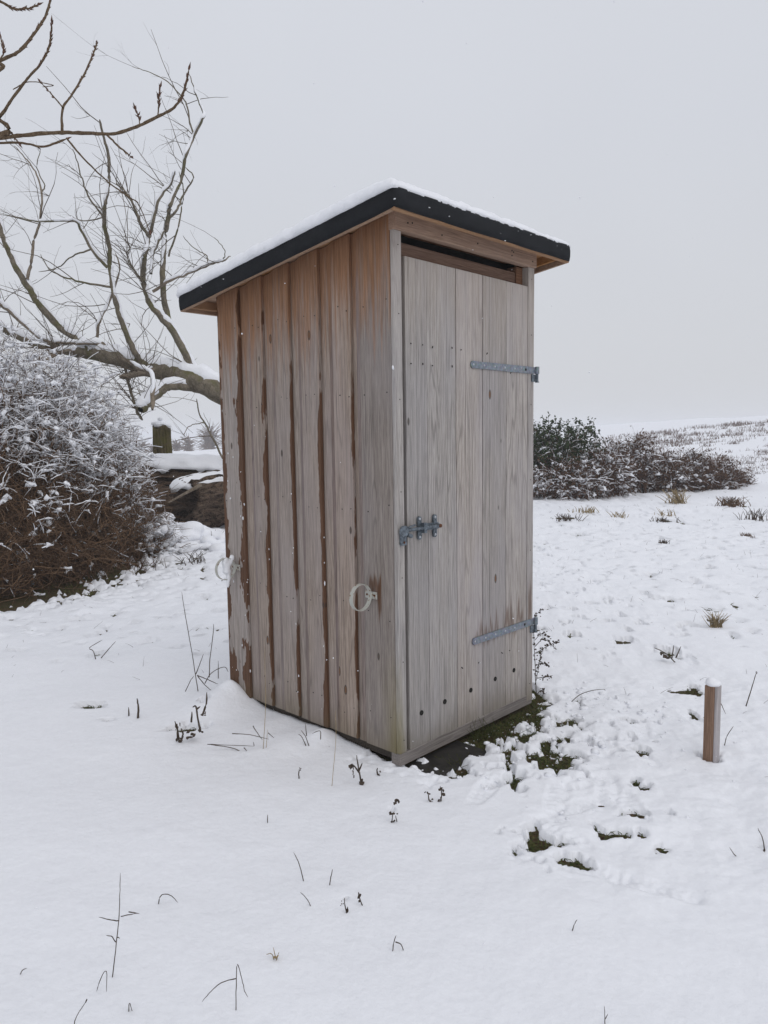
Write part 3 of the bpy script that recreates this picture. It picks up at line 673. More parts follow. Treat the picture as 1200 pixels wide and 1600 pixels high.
for x in (.149, .262):
    for s in (-1, 1):
        bm = bmesh.new(); bmesh.ops.create_uvsphere(bm, u_segments=10, v_segments=6, radius=.0065, matrix=Matrix.Translation((x, -.009, zb+s*.042)) @ Matrix.Scale(.5, 4, (0, 1, 0))); bmo('screw', bm, M_screw, bolt, True)
# two pole rings on the side wall
def wall_ring(y, z, label):
    t = link('pole_ring', bpy.data.meshes.new('pole_ring'), M_ring, shed); t.data.name = 'pole_ring'; t['label'] = label
    bm = bmesh.new(); R, w, th_ = .064, .011, .003; n = 48; vr = []
    for i in range(n):
        a = 2*PI*i/n; row = []
        for (dr, dy) in ((0, -w), (0, w), (th_, w), (th_, -w)):
            row.append(bm.verts.new((-R-.012+(R-dr)*math.cos(a), y+dy, z+(R-dr)*math.sin(a))))
        vr.append(row)
    for i in range(n):
        for j in range(4): bm.faces.new((vr[i][j], vr[(i+1) % n][j], vr[(i+1) % n][(j+1) % 4], vr[i][(j+1) % 4]))
    bmesh.ops.recalc_face_normals(bm, faces=bm.faces[:]); bm.to_mesh(t.data); bm.free()
    bm = bmesh.new(); box_bm(bm, -.006, -.0015, y-.038, y+.040, z-.017, z+.017); box_bm(bm, -.016, -.006, y-.012, y+.012, z-.014, z+.014)
    bmesh.ops.bevel(bm, geom=bm.edges[:], offset=.001, segments=1, affect='EDGES'); bmo('bracket', bm, M_ring, t)
    for dy in (-.024, .027): disc('bracket_screw', (-.0068, y+dy, z), (1, 0, 0), .0055, .0012, M_rust, t)
    return t
wall_ring(.170, .802, 'cream metal ring on bracket, clear of snow, near the front corner')
r2 = wall_ring(1.27, .815, 'metal ring near the rear corner with hanging clump of snow')
C_ = [(-.075, 1.268, .866), (-.070, 1.268, .83), (-.062, 1.268, .80), (-.060, 1.266, .765), (-.066, 1.266, .73), (-.085, 1.268, .85), (-.05, 1.268, .85), (-.075, 1.268, .80), (-.078, 1.268, .84), (-.03, 1.27, .874)]
S_ = [(.020, .018, .018), (.024, .020, .03), (.022, .018, .03), (.017, .014, .03), (.012, .011, .028), (.017, .014, .02), (.020, .018, .018), (.02, .024, .016), (.018, .018, .016), (.015, .015, .02)]
def metaball_like(C, S, name, parent, mat, vox=.006):
    V, F = blobs(C, S, .0, ICO3); me = npmesh(name, V, F); o = link(name, me, mat, parent)
    md = o.modifiers.new('r', 'REMESH'); md.mode = 'VOXEL'; md.voxel_size = vox
    s2 = o.modifiers.new('s', 'SMOOTH'); s2.iterations = 6; s2.factor = .6
    dg = bpy.context.evaluated_depsgraph_get(); m2 = bpy.data.meshes.new_from_object(o.evaluated_get(dg)); o.modifiers.clear(); o.data = m2
    m2.polygons.foreach_set('use_smooth', np.ones(len(m2.polygons), bool)); m2.name = name
    if not m2.materials: m2.materials.append(mat)
    return o
metaball_like(C_, S_, 'snow_clump', r2, M_snow2)
# snow flecks stuck to the boards
cc = []; ss = []
for _ in range(40):
    y = random.choice([random.uniform(1.19, 1.36), random.uniform(1.17, 1.2), random.uniform(.50, .54), random.uniform(.96, .99), random.uniform(.735, .76)]); z = random.uniform(.15, 1.6)
    cc.append((-.001 if y > 1.18 else .004, y, z)); s0 = random.uniform(.002, .007); ss.append((s0*.6, s0, s0*random.uniform(1, 2.4)))
for _ in range(13):
    q = random.random()
    if q < .6: cc.append((random.uniform(RX0, RX1), RY0-.002, roofz(RY0)+random.uniform(-.06, .02)))
    else: yy_ = random.uniform(RY0, RY1); cc.append((RX0-.002, yy_, roofz(yy_)+random.uniform(-.06, .02)))
    s0 = random.uniform(.0012, .0034); ss.append((s0*2.2, s0*1.0, s0*.8))
cc.append((-.001, .012, 1.86)); ss.append((.006, .010, .012))
V, F = blobs(cc, ss, .3); tag(link('snow_flecks', npmesh('snow_flecks', V, F), M_snow2, shed, True), kind='stuff')

# ------------------------------------------------------------ stake with snow cap
pb = hit(1111, 1180); st = empty('marker_stake', (pb[0], pb[1], pb[2]-.03), -.8)
tag(st, 'short square wooden stake capped with snow standing right of the shed', 'stake')
box('stake_body', -.030, .018, -.025, .025, 0, .375, M_stake, st, .003)
box('weathered_face', .0182, .030, -.025, .025, 0, .375, M_stake2, st, .002)
C_ = [(0, 0, .384), (-.010, .0, .392), (.012, .004, .387), (0, 0, .378)]; S_ = [(.038, .034, .016), (.024, .028, .020), (.026, .024, .014), (.034, .032, .010)]
metaball_like(C_, S_, 'snow_cap', st, M_snow, .006)

# ------------------------------------------------------------ fallen willow behind the shed
D0 = 13.6
willow = empty('bare_willow_tree', tuple(at(345, 705, D0)*np.array([1, 1, 0])))
tag(willow, 'leaning leafless willow with snow along its mossy limbs behind the shed', 'tree')
org = np.array(willow.location)
def px2m(r, Y): return r*Y/FPX
PIX = []
def limb(name, pts, r0, r1, mat, dz=0., sides=8, snow=None, D=D0, parent=willow, wob=.005, og=None, kn=.07):
    best = min(((abs(a_-pts[0][0])+abs(b_-pts[0][1]), Y_) for a_, b_, Y_ in PIX), default=(99, D))
    if best[0] < 16: D = best[1]
    P = [at(x, y, D+dz*(i/(len(pts)-1))+(.12*math.sin(i*1.7+x*.1) if i else 0)) for i, (x, y) in enumerate(pts)]
    for j in range(len(pts)-1):
        for f_ in (0, .25, .5, .75): PIX.append((pts[j][0]*(1-f_)+pts[j+1][0]*f_, pts[j][1]*(1-f_)+pts[j+1][1]*f_, P[j][1]*(1-f_)+P[j+1][1]*f_))
    if og is None: og = org
    VF, PP, RR = tube1(np.array(P)-og, px2m(r0*.8, D), px2m(r1*.85, D), sides, 5, wob, kn)
    me = npmesh(name, *VF); ob = link(name, me, mat, parent, True)
    return PP+og, RR
LIM = []
def add(name, pts, r0, r1, mat=M_bark, dz=0., sides=8, sn=0., **k):
    P, R = limb(name, pts, r0, r1, mat, dz, sides, **k); LIM.append((P, R, sn)); return P, R
add('trunk', [(470, 700), (400, 640), (345, 612), (300, 593), (267, 583), (233, 575), (187, 560), (143, 551), (110, 547), (77, 540), (43, 532), (-10, 505), (-60, 470)], 27, 4, sides=14, sn=1.)
add('branch', [(312, 600), (303, 582), (287, 547), (267, 513), (247, 490), (233, 470), (225, 443), (224, 420), (227, 400), (233, 370), (240, 343), (250, 310), (267, 287), (273, 268)], 8.5, 1.2, dz=-.6, sn=.8)
add('branch', [(266, 513), (260, 487), (255, 453), (255, 407), (258, 367), (263, 340), (267, 317), (283, 280), (290, 243), (303, 213), (317, 187), (318, 177), (307, 150), (295, 113)], 6.5, .8, dz=.5, sn=.3)
add('branch', [(303, 213), (298, 197), (293, 167), (283, 150), (262, 128), (235, 113), (207, 105)], 1.9, .5)
add('branch', [(262, 343), (277, 327), (287, 303), (302, 277), (290, 262)], 2.6, .8, dz=.3)
add('branch', [(263, 400), (277, 360), (283, 330), (287, 300), (280, 268)], 1.9, .7, dz=-.4)
add('branch', [(240, 455), (267, 438), (300, 425), (333, 412), (348, 408), (360, 400)], 3., .9, mat=M_pale, dz=-.6, sn=.3)
add('branch', [(325, 413), (323, 400), (310, 392), (297, 382), (285, 368)], 1.2, .5, dz=-.3)
add('branch', [(346, 409), (352, 395), (345, 382), (335, 371)], 1., .5, dz=-.3)
add('branch', [(237, 428), (238, 400), (247, 380), (257, 360)], 2.8, 1.8, mat=M_bark, dz=.3, sn=.8)
add('branch', [(224, 575), (214, 556), (200, 527), (187, 493), (178, 460), (172, 417), (170, 383), (163, 347), (165, 317), (170, 283), (170, 247), (163, 217), (155, 187)], 6., 1.8, dz=-.9, sn=.15)
add('branch', [(150, 555), (137, 545), (117, 527), (90, 507), (63, 477), (47, 453), (27, 420), (13, 390), (0, 357), (-22, 300), (-40, 240)], 8.5, 4, dz=-.5, sn=1.)
add('branch', [(42, 437), (50, 403), (53, 377), (63, 343), (65, 300), (57, 273), (43, 250), (23, 228)], 3.2, .8, mat=M_pale, dz=.6)
add('branch', [(65, 300), (70, 290), (58, 262), (63, 232)], 1.4, .6, dz=.2)
add('branch', [(168, 418), (143, 390), (127, 360), (118, 346), (100, 345), (60, 347), (20, 338)], 3., .7, dz=-.6, sn=.2)
add('branch', [(143, 390), (113, 400), (90, 418), (60, 425)], 1.8, .6, dz=.5)
add('branch', [(173, 448), (133, 442), (100, 433), (77, 420), (63, 397)], 2.2, .7, dz=-.5)
add('branch', [(152, 527), (155, 503), (173, 467), (187, 420), (180, 395)], 3.2, 1., mat=M_pale, dz=.4, sn=.5)
add('branch', [(160, 538), (100, 535), (67, 530), (33, 503), (7, 480), (-20, 462)], 3., 3.2, mat=M_pale, dz=-.8, sn=1.)
add('branch', [(160, 537), (187, 557), (213, 573), (237, 588), (238, 640)], 3.4, 3.6, mat=M_pale, dz=-1.2, sn=.4)
add('branch', [(195, 573), (203, 607), (213, 640), (222, 656)], 3., 2.6, dz=-.7)
add('branch', [(302, 604), (267, 602), (247, 613), (230, 627), (219, 640)], 9, 10, dz=-.8, sn=.8)
add('branch', [(243, 578), (220, 583), (187, 589)], 8, 5, mat=M_pale, dz=-.5, sn=.6)
add('branch', [(120, 549), (97, 547), (73, 562)], 5, 4, mat=M_pale, dz=-.6, sn=.4)
add('branch', [(235, 477), (222, 440), (205, 415), (198, 398), (205, 385)], 1.6, .7, dz=-.5)
add('branch', [(233, 370), (220, 350), (208, 320), (196, 300), (180, 285)], 3.2, 1., dz=-.5)
add('branch', [(162, 340), (140, 310), (128, 280), (120, 250), (113, 232)], 1.9, .6, dz=-.5)
add('branch', [(162, 340), (135, 345), (110, 343), (60, 345), (0, 333)], 1.3, .5, dz=-.3)
add('branch', [(348, 716), (327, 673), (312, 647), (307, 623)], 2., .9, dz=-.3)
add('branch', [(321, 660), (297, 665), (285, 680)], 1., .6, dz=-.3)
# fine twigs sprouting from the limbs, arching up and to the left
TW = []; TR = []
def sprout(P, R, n, lo, hi, bias=(-.75, 0, .6), r0=.0045, drop=.0, spread=.8):
    out = []
    for _ in range(n):
        i = random.randrange(1, len(P)-1); p = P[i]; d = np.array(bias)+RS.normal(0, spread, 3)*np.array([1, .6, .9]); d /= np.linalg.norm(d)+1e-9
        L = random.uniform(lo, hi); K = 7; pts = [p]; curl = RS.normal(0, .22, 3)+np.array([-.14, 0, -drop])
        for k in range(K-1):
            d = d+curl*.35+RS.normal(0, .10, 3); d /= np.linalg.norm(d); pts.append(pts[-1]+d*L/(K-1))
        pts = np.array(pts); TW.append(pts); rr = min(r0, R[i]*.7)*(.7+.3*L/hi); TR.append(np.linspace(rr, rr*.35, K)); out.append((pts, TR[-1]))
    return out
for li, (P, R, sn) in enumerate(LIM):
    ln_ = np.linalg.norm(np.diff(P, axis=0), axis=1).sum()
    if li == 0: P2_, R2_ = P[10:], R[10:]
    else: P2_, R2_ = P[3:], R[3:]
    n = int(ln_*(2.6 if li else 4))
    for pts, rr in sprout(P2_, R2_, n, .35, 1.5, r0=.010):
        for p3, r3 in sprout(pts, rr, random.randint(1, 4), .15, .65, r0=.0065):
            if random.random() < .4: sprout(p3, r3, 1, .08, .25, r0=.005)
for li in (20, 21, 22, 23, 24, 25):
    if li < len(LIM): sprout(LIM[li][0][2:], LIM[li][1][2:]+.01, 26, .25, 1.1, bias=(.0, 0, .9), r0=.008)
V, F = tubes(np.array(TW)-org, np.array(TR), 3)
tag(link('twigs', npmesh('twigs', V, F), bark('willow_twig', (.085, .065, .05), (.15, .12, .09), (.20, .165, .12), 6), willow, True), kind='stuff')
# snow lying along the limbs
L_ = []
for P, R, sn in LIM:
    if sn <= 0: continue
    for _ in range(1 if sn > .7 else 3):
        n = len(P); a0, b0 = (0, n) if sn > .7 else sorted(RS.choice(n, 2, replace=False))
        if b0-a0 < 4: continue
        Q = P[a0:b0].copy(); T = np.gradient(Q, axis=0); T /= np.linalg.norm(T, axis=1, keepdims=True)
        steep = np.abs(T[:, 2]); r = R[a0:b0]
        rs_ = np.clip(r*.80+.024, 0, .22)*np.clip(1.5-steep*.95, .2, 1)*(1+.25*RS.uniform(-1, 1, len(r)))*(.9 if sn > .7 else .75); rs_[0] *= .3; rs_[-1] *= .3
        nv = np.array([0, 0, 1.])-T*T[:, 2:3]; nv /= np.linalg.norm(nv, axis=1, keepdims=True)+1e-6; Q += nv*(r*.60+.014)[:, None]
        L_.append(tubes((Q-org)[None], rs_[None], 7, None, .12))
V, F = join(L_); tag(link('snow_layer', npmesh('snow_layer', V, F), M_snow2, willow, True), kind='stuff')

# mossy stump and logs
def barrel(name, p0, p1, r0, r1, mat, parent, nr=96, ns=34, ridge=.06, ends=True, cup=.0):
    p0 = np.array(p0, float); p1 = np.array(p1, float); ax = p1-p0; Ln = np.linalg.norm(ax); ax /= Ln
    ref = np.array([0, 0, 1.]) if abs(ax[2]) < .9 else np.array([1., 0, 0]); A = np.cross(ax, ref); A /= np.linalg.norm(A); B = np.cross(A, ax)
    V = []; 
    for j in range(ns):
        t = j/(ns-1)
        for i in range(nr):
            a = 2*PI*i/nr; r = (r0+(r1-r0)*t)*(1+ridge*float(fbm(np.array(i*.42 if i < nr/2 else (nr-i)*.42+40), np.array(t*Ln*1.1), 3))+.07*math.sin(2*a+1)+.05*math.sin(3*a+t*2))
            V.append(p0+ax*(t*Ln+(.05*math.sin(a*3)*(1 if j in (0, ns-1) else 0)))+(A*math.cos(a)+B*math.sin(a))*r)
    F = [(j*nr+i, j*nr+(i+1) % nr, (j+1)*nr+(i+1) % nr, (j+1)*nr+i) for j in range(ns-1) for i in range(nr)]
    me = bpy.data.meshes.new(name); nV = len(V)
    if ends:
        V.append(p0+ax*(.02+cup)); V.append(p1-ax*(.02+cup))
        F += [(nV, (i+1) % nr, i) for i in range(nr)]+[(nV+1, (ns-1)*nr+i, (ns-1)*nr+(i+1) % nr) for i in range(nr)]
    me.from_pydata([tuple(v) for v in V], [], F); me.update(); return link(name, me, mat, parent, True)
def snowcap(name, p0, p1, w, h, parent, n=60, m=14, lump=.12):
    p0 = np.array(p0, float); p1 = np.array(p1, float); t = np.linspace(0, 1, n)[:, None]; P = p0+(p1-p0)*t
    ax = (p1-p0)/np.linalg.norm(p1-p0); A = np.cross(ax, (0, 0, 1)); A /= np.linalg.norm(A)
    V = []
    for j in range(n):
        e_ = math.sqrt(max(0, 1-abs(2*j/(n-1)-1)**5))
        for i in range(m):
            a = PI*i/(m-1); q = 1+lump*float(fbm(np.array(j*.16), np.array(i*.5+3), 3)); dr = .3*w*max(0, float(noise2(j*.35, 5.5 if i < m/2 else 9.5)))
            V.append(P[j]+A*math.cos(a)*w*q*e_+np.array([0, 0, math.sin(a)*h*q*e_-(dr if i in (0, m-1) else 0)]))
    F = [(j*m+i, j*m+i+1, (j+1)*m+i+1, (j+1)*m+i) for j in range(n-1) for i in range(m-1)]+[(j*m+m-1, j*m, (j+1)*m, (j+1)*m+m-1) for j in range(n-1)]
    me = bpy.data.meshes.new(name); me.from_pydata([tuple(v) for v in V], [], F); me.update(); return link(name, me, M_snow2, parent, True)
YL = 12.6
g0 = at(290, 792, YL); lg = empty('fallen_log', (g0[0], g0[1], float(ground_z(g0[0], g0[1]))))
tag(lg, 'thick dark ridged log with broken end and snow on top beside the shed', 'log'); og = np.array(lg.location)
a = at(288, 786, YL); b = at(440, 768, YL+1.4)
barrel('log_trunk', a-og, b-og, .40, .47, M_log, lg, ridge=.30, cup=.25)
snowcap('snow_layer', a+np.array([-.20, -.05, .26])-og, b+np.array([0, 0, .34])-og, .37, .20, lg)
bm = bmesh.new(); q0 = Vector(at(262, 786, YL-.42)-og); q1 = Vector(at(315, 757, YL-.30)-og); cyl_bm(bm, q0, q1, .012, 7, .035); bmo('split_slab', bm, M_pale, lg)
YL2 = 13.8
g0 = at(250, 745, YL2); lg2 = empty('fallen_tree', (g0[0], g0[1], float(ground_z(g0[0], g0[1]))))
tag(lg2, 'long fallen trunk under a smooth deep snow layer, lying behind the ridged log', 'log'); og = np.array(lg2.location)
a = at(205, 738, YL2); b = at(470, 752, YL2+.5)
barrel('log_trunk', a-og, b-og, .29, .36, M_log, lg2, ridge=.3)
barrel('lower_bole', at(180, 785, YL2)-og, at(300, 800, YL2)-og, .45, .5, M_log, lg2, ridge=.3)
snowcap('snow_layer', a+np.array([-.1, -.06, .12])-og, b+np.array([0, -.04, .16])-og, .36, .27, lg2)
YS = 15.0
g0 = at(256, 712, YS); sp_ = empty('mossy_trunk', (g0[0], g0[1], float(ground_z(g0[0], g0[1]))))
tag(sp_, 'upright moss covered broken trunk with snowy top behind the fallen trunk', 'tree stump'); og = np.array(sp_.location)
barrel('trunk', np.array([0, 0, -.1]), at(253, 668, YS)-og, .20, .175, M_mossy, sp_, ridge=.12)
V, F = blobs(np.array([at(252, 664, YS)-og, at(243, 662, YS)-og, at(262, 666, YS)-og, at(250, 655, YS)-og]), [(.17, .15, .06), (.09, .08, .05), (.07, .07, .05), (.05, .05, .04)], .12, ICO3); link('snow_cap', npmesh('snow_cap', V, F), M_snow2, sp_, True)

# ------------------------------------------------------------ thickets
def thicket(name, label, clumps, n_cane, n_twig, mat_t, n_snow, snow_lo, scale=1., leaves=0, mat_l=None, group=None, tw_len=(.12, .42), tr=.0034, snow_s=1., cat='bush', face=0.):
    c0 = np.array(clumps[0][:3]); og = np.array([c0[0], c0[1], float(ground_z(c0[0], c0[1]))]); t = empty(name, tuple(og)); tag(t, label, cat, group)
    vol = np.array([c[3]*c[4]*c[5] for c in clumps]); pr = vol**.7/sum(vol**.7)
    C = np.array([c[:3] for c in clumps]); S = np.array([c[3:6] for c in clumps])
    # canes
    k = RS.choice(len(C), n_cane, p=pr); u = RS.normal(0, 1, (n_cane, 3)); u /= np.linalg.norm(u, axis=1, keepdims=True); u[:, 2] = np.abs(u[:, 2])*1.0-.15
    tip = C[k]+u*S[k]*RS.uniform(.75, 1.08, (n_cane, 1)); base = C[k]+RS.uniform(-.55, .55, (n_cane, 3))*S[k]; base[:, 2] = ground_z(base[:, 0], base[:, 1])-.02
    mid = (base+tip)/2; mid[:, 2] = np.maximum(mid[:, 2], tip[:, 2])*RS.uniform(.75, 1.15, n_cane); mid[:, :2] += RS.normal(0, .12, (n_cane, 2))
    K = 8; tt = np.linspace(0, 1, K)[None, :, None]; P = base[:, None]*(1-tt)**2+2*mid[:, None]*tt*(1-tt)+tip[:, None]*tt**2+RS.normal(0, .02, (n_cane, K, 3))
    P[:, :, 2] = np.maximum(P[:, :, 2], ground_z(P[:, :, 0], P[:, :, 1])+.01)
    R = np.linspace(.006, .0022, K)[None]*RS.uniform(.6, 1.6, (n_cane, 1))*(tr/.0034)
    L_ = [tubes(P-og, R, 3)]
    # twigs through the shell
    k = RS.choice(len(C), n_twig, p=pr); u = RS.normal(0, 1, (n_twig, 3)); u /= np.linalg.norm(u, axis=1, keepdims=True)
    rad = RS.uniform(.25, 1., n_twig)**.45; p0 = C[k]+u*S[k]*rad[:, None]
    gzz = ground_z(p0[:, 0], p0[:, 1]); p0[:, 2] = np.where(p0[:, 2] < gzz, gzz+np.abs(RS.normal(0, .2, n_twig)), p0[:, 2])
    d = u*.55+RS.normal(0, .75, (n_twig, 3)); d[:, 2] += .15; d /= np.linalg.norm(d, axis=1, keepdims=True)
    ln = RS.uniform(*tw_len, n_twig); K = 5; P = np.zeros((n_twig, K, 3)); P[:, 0] = p0; cu = RS.normal(0, .35, (n_twig, 3)); cu[:, 2] -= .12
    for j in range(1, K):
        d = d+cu*.5+RS.normal(0, .18, (n_twig, 3)); d /= np.linalg.norm(d, axis=1, keepdims=True); P[:, j] = P[:, j-1]+d*(ln/(K-1))[:, None]
    R = np.linspace(1, .45, K)[None]*(tr*RS.uniform(.45, 1.3, (n_twig, 1))*np.where(RS.uniform(0, 1, (n_twig, 1)) < .08, 2.1, 1)); L_.append(tubes(P-og, R, 3))
    V, F = join(L_); tag(link('twigs', npmesh('twigs', V, F), mat_t, t, True), kind='stuff')
    if leaves:
        k = RS.choice(n_twig, leaves); q = P[k, RS.randint(1, K, leaves)]+RS.normal(0, .02, (leaves, 3)); a = RS.normal(0, 1, (leaves, 3)); a /= np.linalg.norm(a, axis=1, keepdims=True)
        b = np.cross(a, RS.normal(0, 1, (leaves, 3))); b /= np.linalg.norm(b, axis=1, keepdims=True); s = RS.uniform(.025, .05, (leaves, 1))*scale
        V = np.stack([q, q+a*s*.5+b*s*.32, q+a*s, q+a*s*.5-b*s*.32], 1).reshape(-1, 3)-og; b4 = np.arange(leaves)[:, None]*4
        tag(link('leaves', npmesh('leaves', V, b4+np.array([0, 1, 2, 3])), mat_l, t), kind='stuff')
    if n_snow:
        top = np.where(snow_lo(P[:, 2, 0], P[:, 2, 1], P[:, 2, 2], rad, u[:, 2]))[0]
        k = RS.choice(top, min(n_snow, len(top)*2)); Q = P[k].copy(); Q = Q[:, 1:2]+(Q-Q[:, 1:2])*RS.uniform(.5, 1., (len(k), 1, 1)); T = Q[:, -1]-Q[:, 0]; st_ = np.abs(T[:, 2])/(np.linalg.norm(T, axis=1)+1e-6)
        nk = len(k); pr_ = np.array([.7, 1.1, .9, 1.1, .6])[None]*RS.uniform(.0032, .0085, (nk, 1))*(1-.6*st_[:, None])*(1+.5*RS.uniform(-1, 1, (nk, K)))*snow_s
        Q[:, :, 2] += pr_*.7
        L2 = [tri(tubes(Q-og, pr_, 4, .9, .25))]
        nb = int(nk*.7); kb = RS.choice(nk, nb); big = RS.exponential(1., (nb, 1)).clip(.25, 2.6)
        c3 = P[k[kb], 2]; dd = P[k[kb], 3]-P[k[kb], 1]; dd[:, 2] *= .45; dd /= np.linalg.norm(dd, axis=1, keepdims=True)+1e-6
        L5 = .015*big*RS.uniform(.6, 1.5, (nb, 1))*snow_s; cl_ = np.linspace(-1, 1, 5)[None, :, None]
        Pc = c3[:, None]+dd[:, None]*cl_*L5[:, :, None]+RS.normal(0, .0035, (nb, 5, 3))*big[:, :, None]*snow_s; Rc = np.array([.45, .95, 1., .9, .4])[None]*.0108*big**.9*(1+.5*RS.uniform(-1, 1, (nb, 5)))*snow_s
        Pc[:, :, 2] += Rc*.5; L2.append(tri(tubes(Pc-og, Rc, 6, .8, .42)))
        V, F = join(L2); tag(link('snow_load', npmesh('snow_load', V, F), M_snow2, t, True), kind='stuff')
    return t
def lo_left(x, y, z, rad, uz): 
    pr = .05+.95*sst(.85, 1.75, z+.6*noise2(x*1.3, y*1.3+z*1.6)+.35*sst(-3.9, -3.2, x)+.25*noise2(x*5, z*5)); return (RS.uniform(0, 1, len(z)) < pr) & (rad > .62)
LC = [(-5.3, 8.3, 1.2, 1.6, 1.3, 1.6), (-4.5, 8.7, 1.25, 1.15, 1.2, 1.62), (-4.3, 7.9, .6, 1.0, .85, .9), (-4.0, 9.4, 1.05, .88, 1.1, 1.55), (-6.2, 9.6, 1.3, 1.6, 1.5, 1.7), (-3.65, 9.6, .55, .62, .9, .95), (-3.5, 10.2, .4, .5, .7, .7), (-4.4, 10.6, 1.0, 1.0, 1., 1.2), (-4.5, 7.5, .4, 1.0, .7, .6), (-3.7, 8.7, .4, .6, .8, .6)]
thicket('thorn_thicket', 'large tangled brown thicket, snow laden on top, filling the left edge', LC, 1100, 36000, M_twigd, 19000, lo_left)
def lo_all(x, y, z, rad, uz): return (rad > .6) & ((z > .25) | (uz > .2))
thicket('low_scrub', 'low snow clotted scrub between the thicket and the ridged log', [(-3.45, 10.4, .0, .36, .45, .34), (-3.75, 11.0, .12, .35, .5, .42), (-3.05, 10.2, -.06, .22, .35, .16)], 60, 1400, M_twigd, 900, lo_all, snow_s=2.0)
# paler arching stems in the thicket's open lower front, and snow lumps over the rubble by the logs
n = 1500; k = RS.choice(len(LC), n); Cq = np.array(LC)[k]; u = RS.normal(0, 1, (n, 3)); u[:, 1] = -np.abs(u[:, 1]); u[:, 2] *= .7; u /= np.linalg.norm(u, axis=1, keepdims=True)
p0 = Cq[:, :3]+u*Cq[:, 3:]*RS.uniform(.8, 1.0, (n, 1)); p0[:, 2] = np.clip(p0[:, 2], .0, 1.6)*RS.uniform(.2, 1, n)+.03; d = RS.normal(0, .8, (n, 3)); d /= np.linalg.norm(d, axis=1, keepdims=True)
K = 7; P = np.zeros((n, K, 3)); P[:, 0] = p0; cu = RS.normal(0, .3, (n, 3)); ln = RS.uniform(.2, .75, n)
for j in range(1, K):
    d = d+cu*.4+RS.normal(0, .12, (n, 3)); d /= np.linalg.norm(d, axis=1, keepdims=True); P[:, j] = P[:, j-1]+d*(ln/(K-1))[:, None]
P[:, :, 2] = np.maximum(P[:, :, 2], -.02)
th_o = bpy.data.objects['thorn_thicket']; V, F = tubes(P-np.array(th_o.location), np.linspace(.0038, .0018, K)[None]*RS.uniform(.6, 1.4, (n, 1)), 3)
tag(link('pale_stems', npmesh('pale_stems', V, F), bark('pale_brown_stem', (.14, .08, .045), (.26, .165, .10), (.36, .25, .16), 5), th_o, True), kind='stuff')
cc2 = []; ss2 = []
for _ in range(60):
    px_ = random.uniform(228, 345); py_ = random.uniform(0, 1); Yr = 10.2+(1-py_)*1.9; q = at(px_, 700, Yr); zz_ = float(snow_z(q[0], q[1])[0]); s0 = random.uniform(.05, .15)
    cc2.append((q[0], q[1], zz_+s0*.25+max(0, .30-.0032*(px_-228))*random.random())); ss2.append((s0*1.3, s0, s0*.75))
gz_ = cc2[0]; mo = metaball_like(np.array(cc2), np.array(ss2), 'snow_mound', None, M_snow2, .028); tag(mo, 'lumpy low mound of snow covered rubble between the thicket and the ridged log', 'snow mound')
# row of bushes right of the shed
RB = [('evergreen_bush', 'dark green leafy bush with dusted leaves, nearest the shed on the right', [(4.35, 19.2, .85, .8, .8, .95), (5.2, 19.3, 1.05, .42, .5, .82), (4.75, 19.2, 1.0, .35, .5, .75), (3.6, 19.4, .9, .8, .8, .95), (4.1, 19.1, 1.2, .3, .4, .6)], 1500, M_twigd, 700, 15000, M_leafg),
      ('bramble_bush', 'snow clotted brown bramble in front of the dark green bush', [(4.5, 18.4, .35, 1.1, .6, .55), (5.6, 18.8, .5, .7, .6, .65)], 2200, M_twigr, 1500, 2600, M_leafb),
      ('snowy_bush', 'rounded grey brown bush mottled with snow, middle of the row right of the shed', [(6.1, 19.5, .6, .5, .6, .72), (6.75, 19.7, .75, .4, .6, .78), (7.5, 19.9, .35, .6, .7, .62)], 2600, M_twigr, 1200, 4200, M_leafb),
      ('reddish_bush', 'reddish brown bush of bare upright stems, fourth along the row', [(7.9, 20.1, .3, .5, .6, .56), (8.5, 20.4, .40, .5, .7, .62), (9.0, 20.6, .25, .6, .6, .5), (9.6, 20.9, .3, .4, .6, .42)], 3000, M_twigr, 650, 3200, M_leafb),
      ('sparse_bush', 'low sparse brown bush ending the row near the right edge', [(9.95, 21.6, .1, .42, .5, .36), (10.6, 22.2, .0, .3, .5, .2)], 1900, M_twigr, 520, 1800, M_leafb)]
for nm, lb, cl, nt_, mt, ns_, nl, ml in RB:
    thicket(nm, lb, cl, 160, nt_, mt, ns_, lambda x, y, z, rad, uz: (rad > .5), 1.8, nl, ml, 'bushes in a row right of the shed', (.12, .45), .0055, 1.45)
# scattered scrub on the slope, seen as one mass
def lo_f(x, y, z, rad, uz): return rad > .3
cl = []
for _ in range(520):
    y = random.uniform(25, 90); x = y*random.uniform(.30, .70); s = random.uniform(.15, .55)*y/34; cl.append((x, y, float(ground_z(x, y))+.06, s*1.5, s, random.uniform(.12, .30)*y/34))
og = np.zeros(3); nn = 11000; cs = np.array(cl); k = RS.choice(len(cs), nn); p0 = cs[k, :3]+RS.normal(0, .45, (nn, 3))*cs[k, 3:]
p0[:, 2] = ground_z(p0[:, 0], p0[:, 1]); d = RS.normal(0, .35, (nn, 3)); d[:, 2] = 1; L = RS.uniform(.05, .19, nn)*cs[k, 1]/34
P = p0[:, None]+d[:, None]*np.linspace(0, 1, 3)[None, :, None]*L[:, None, None]; R = np.linspace(.008, .003, 3)[None]*np.ones((nn, 1))*(cs[k, 1]/26)[:, None]
V, F = tubes(P, R, 3); tag(link('heath_scrub', npmesh('heath_scrub', V, F), M_twigr), 'brown heather and scrub scattered over the snowy slope at the right', 'scrub', kind='stuff')
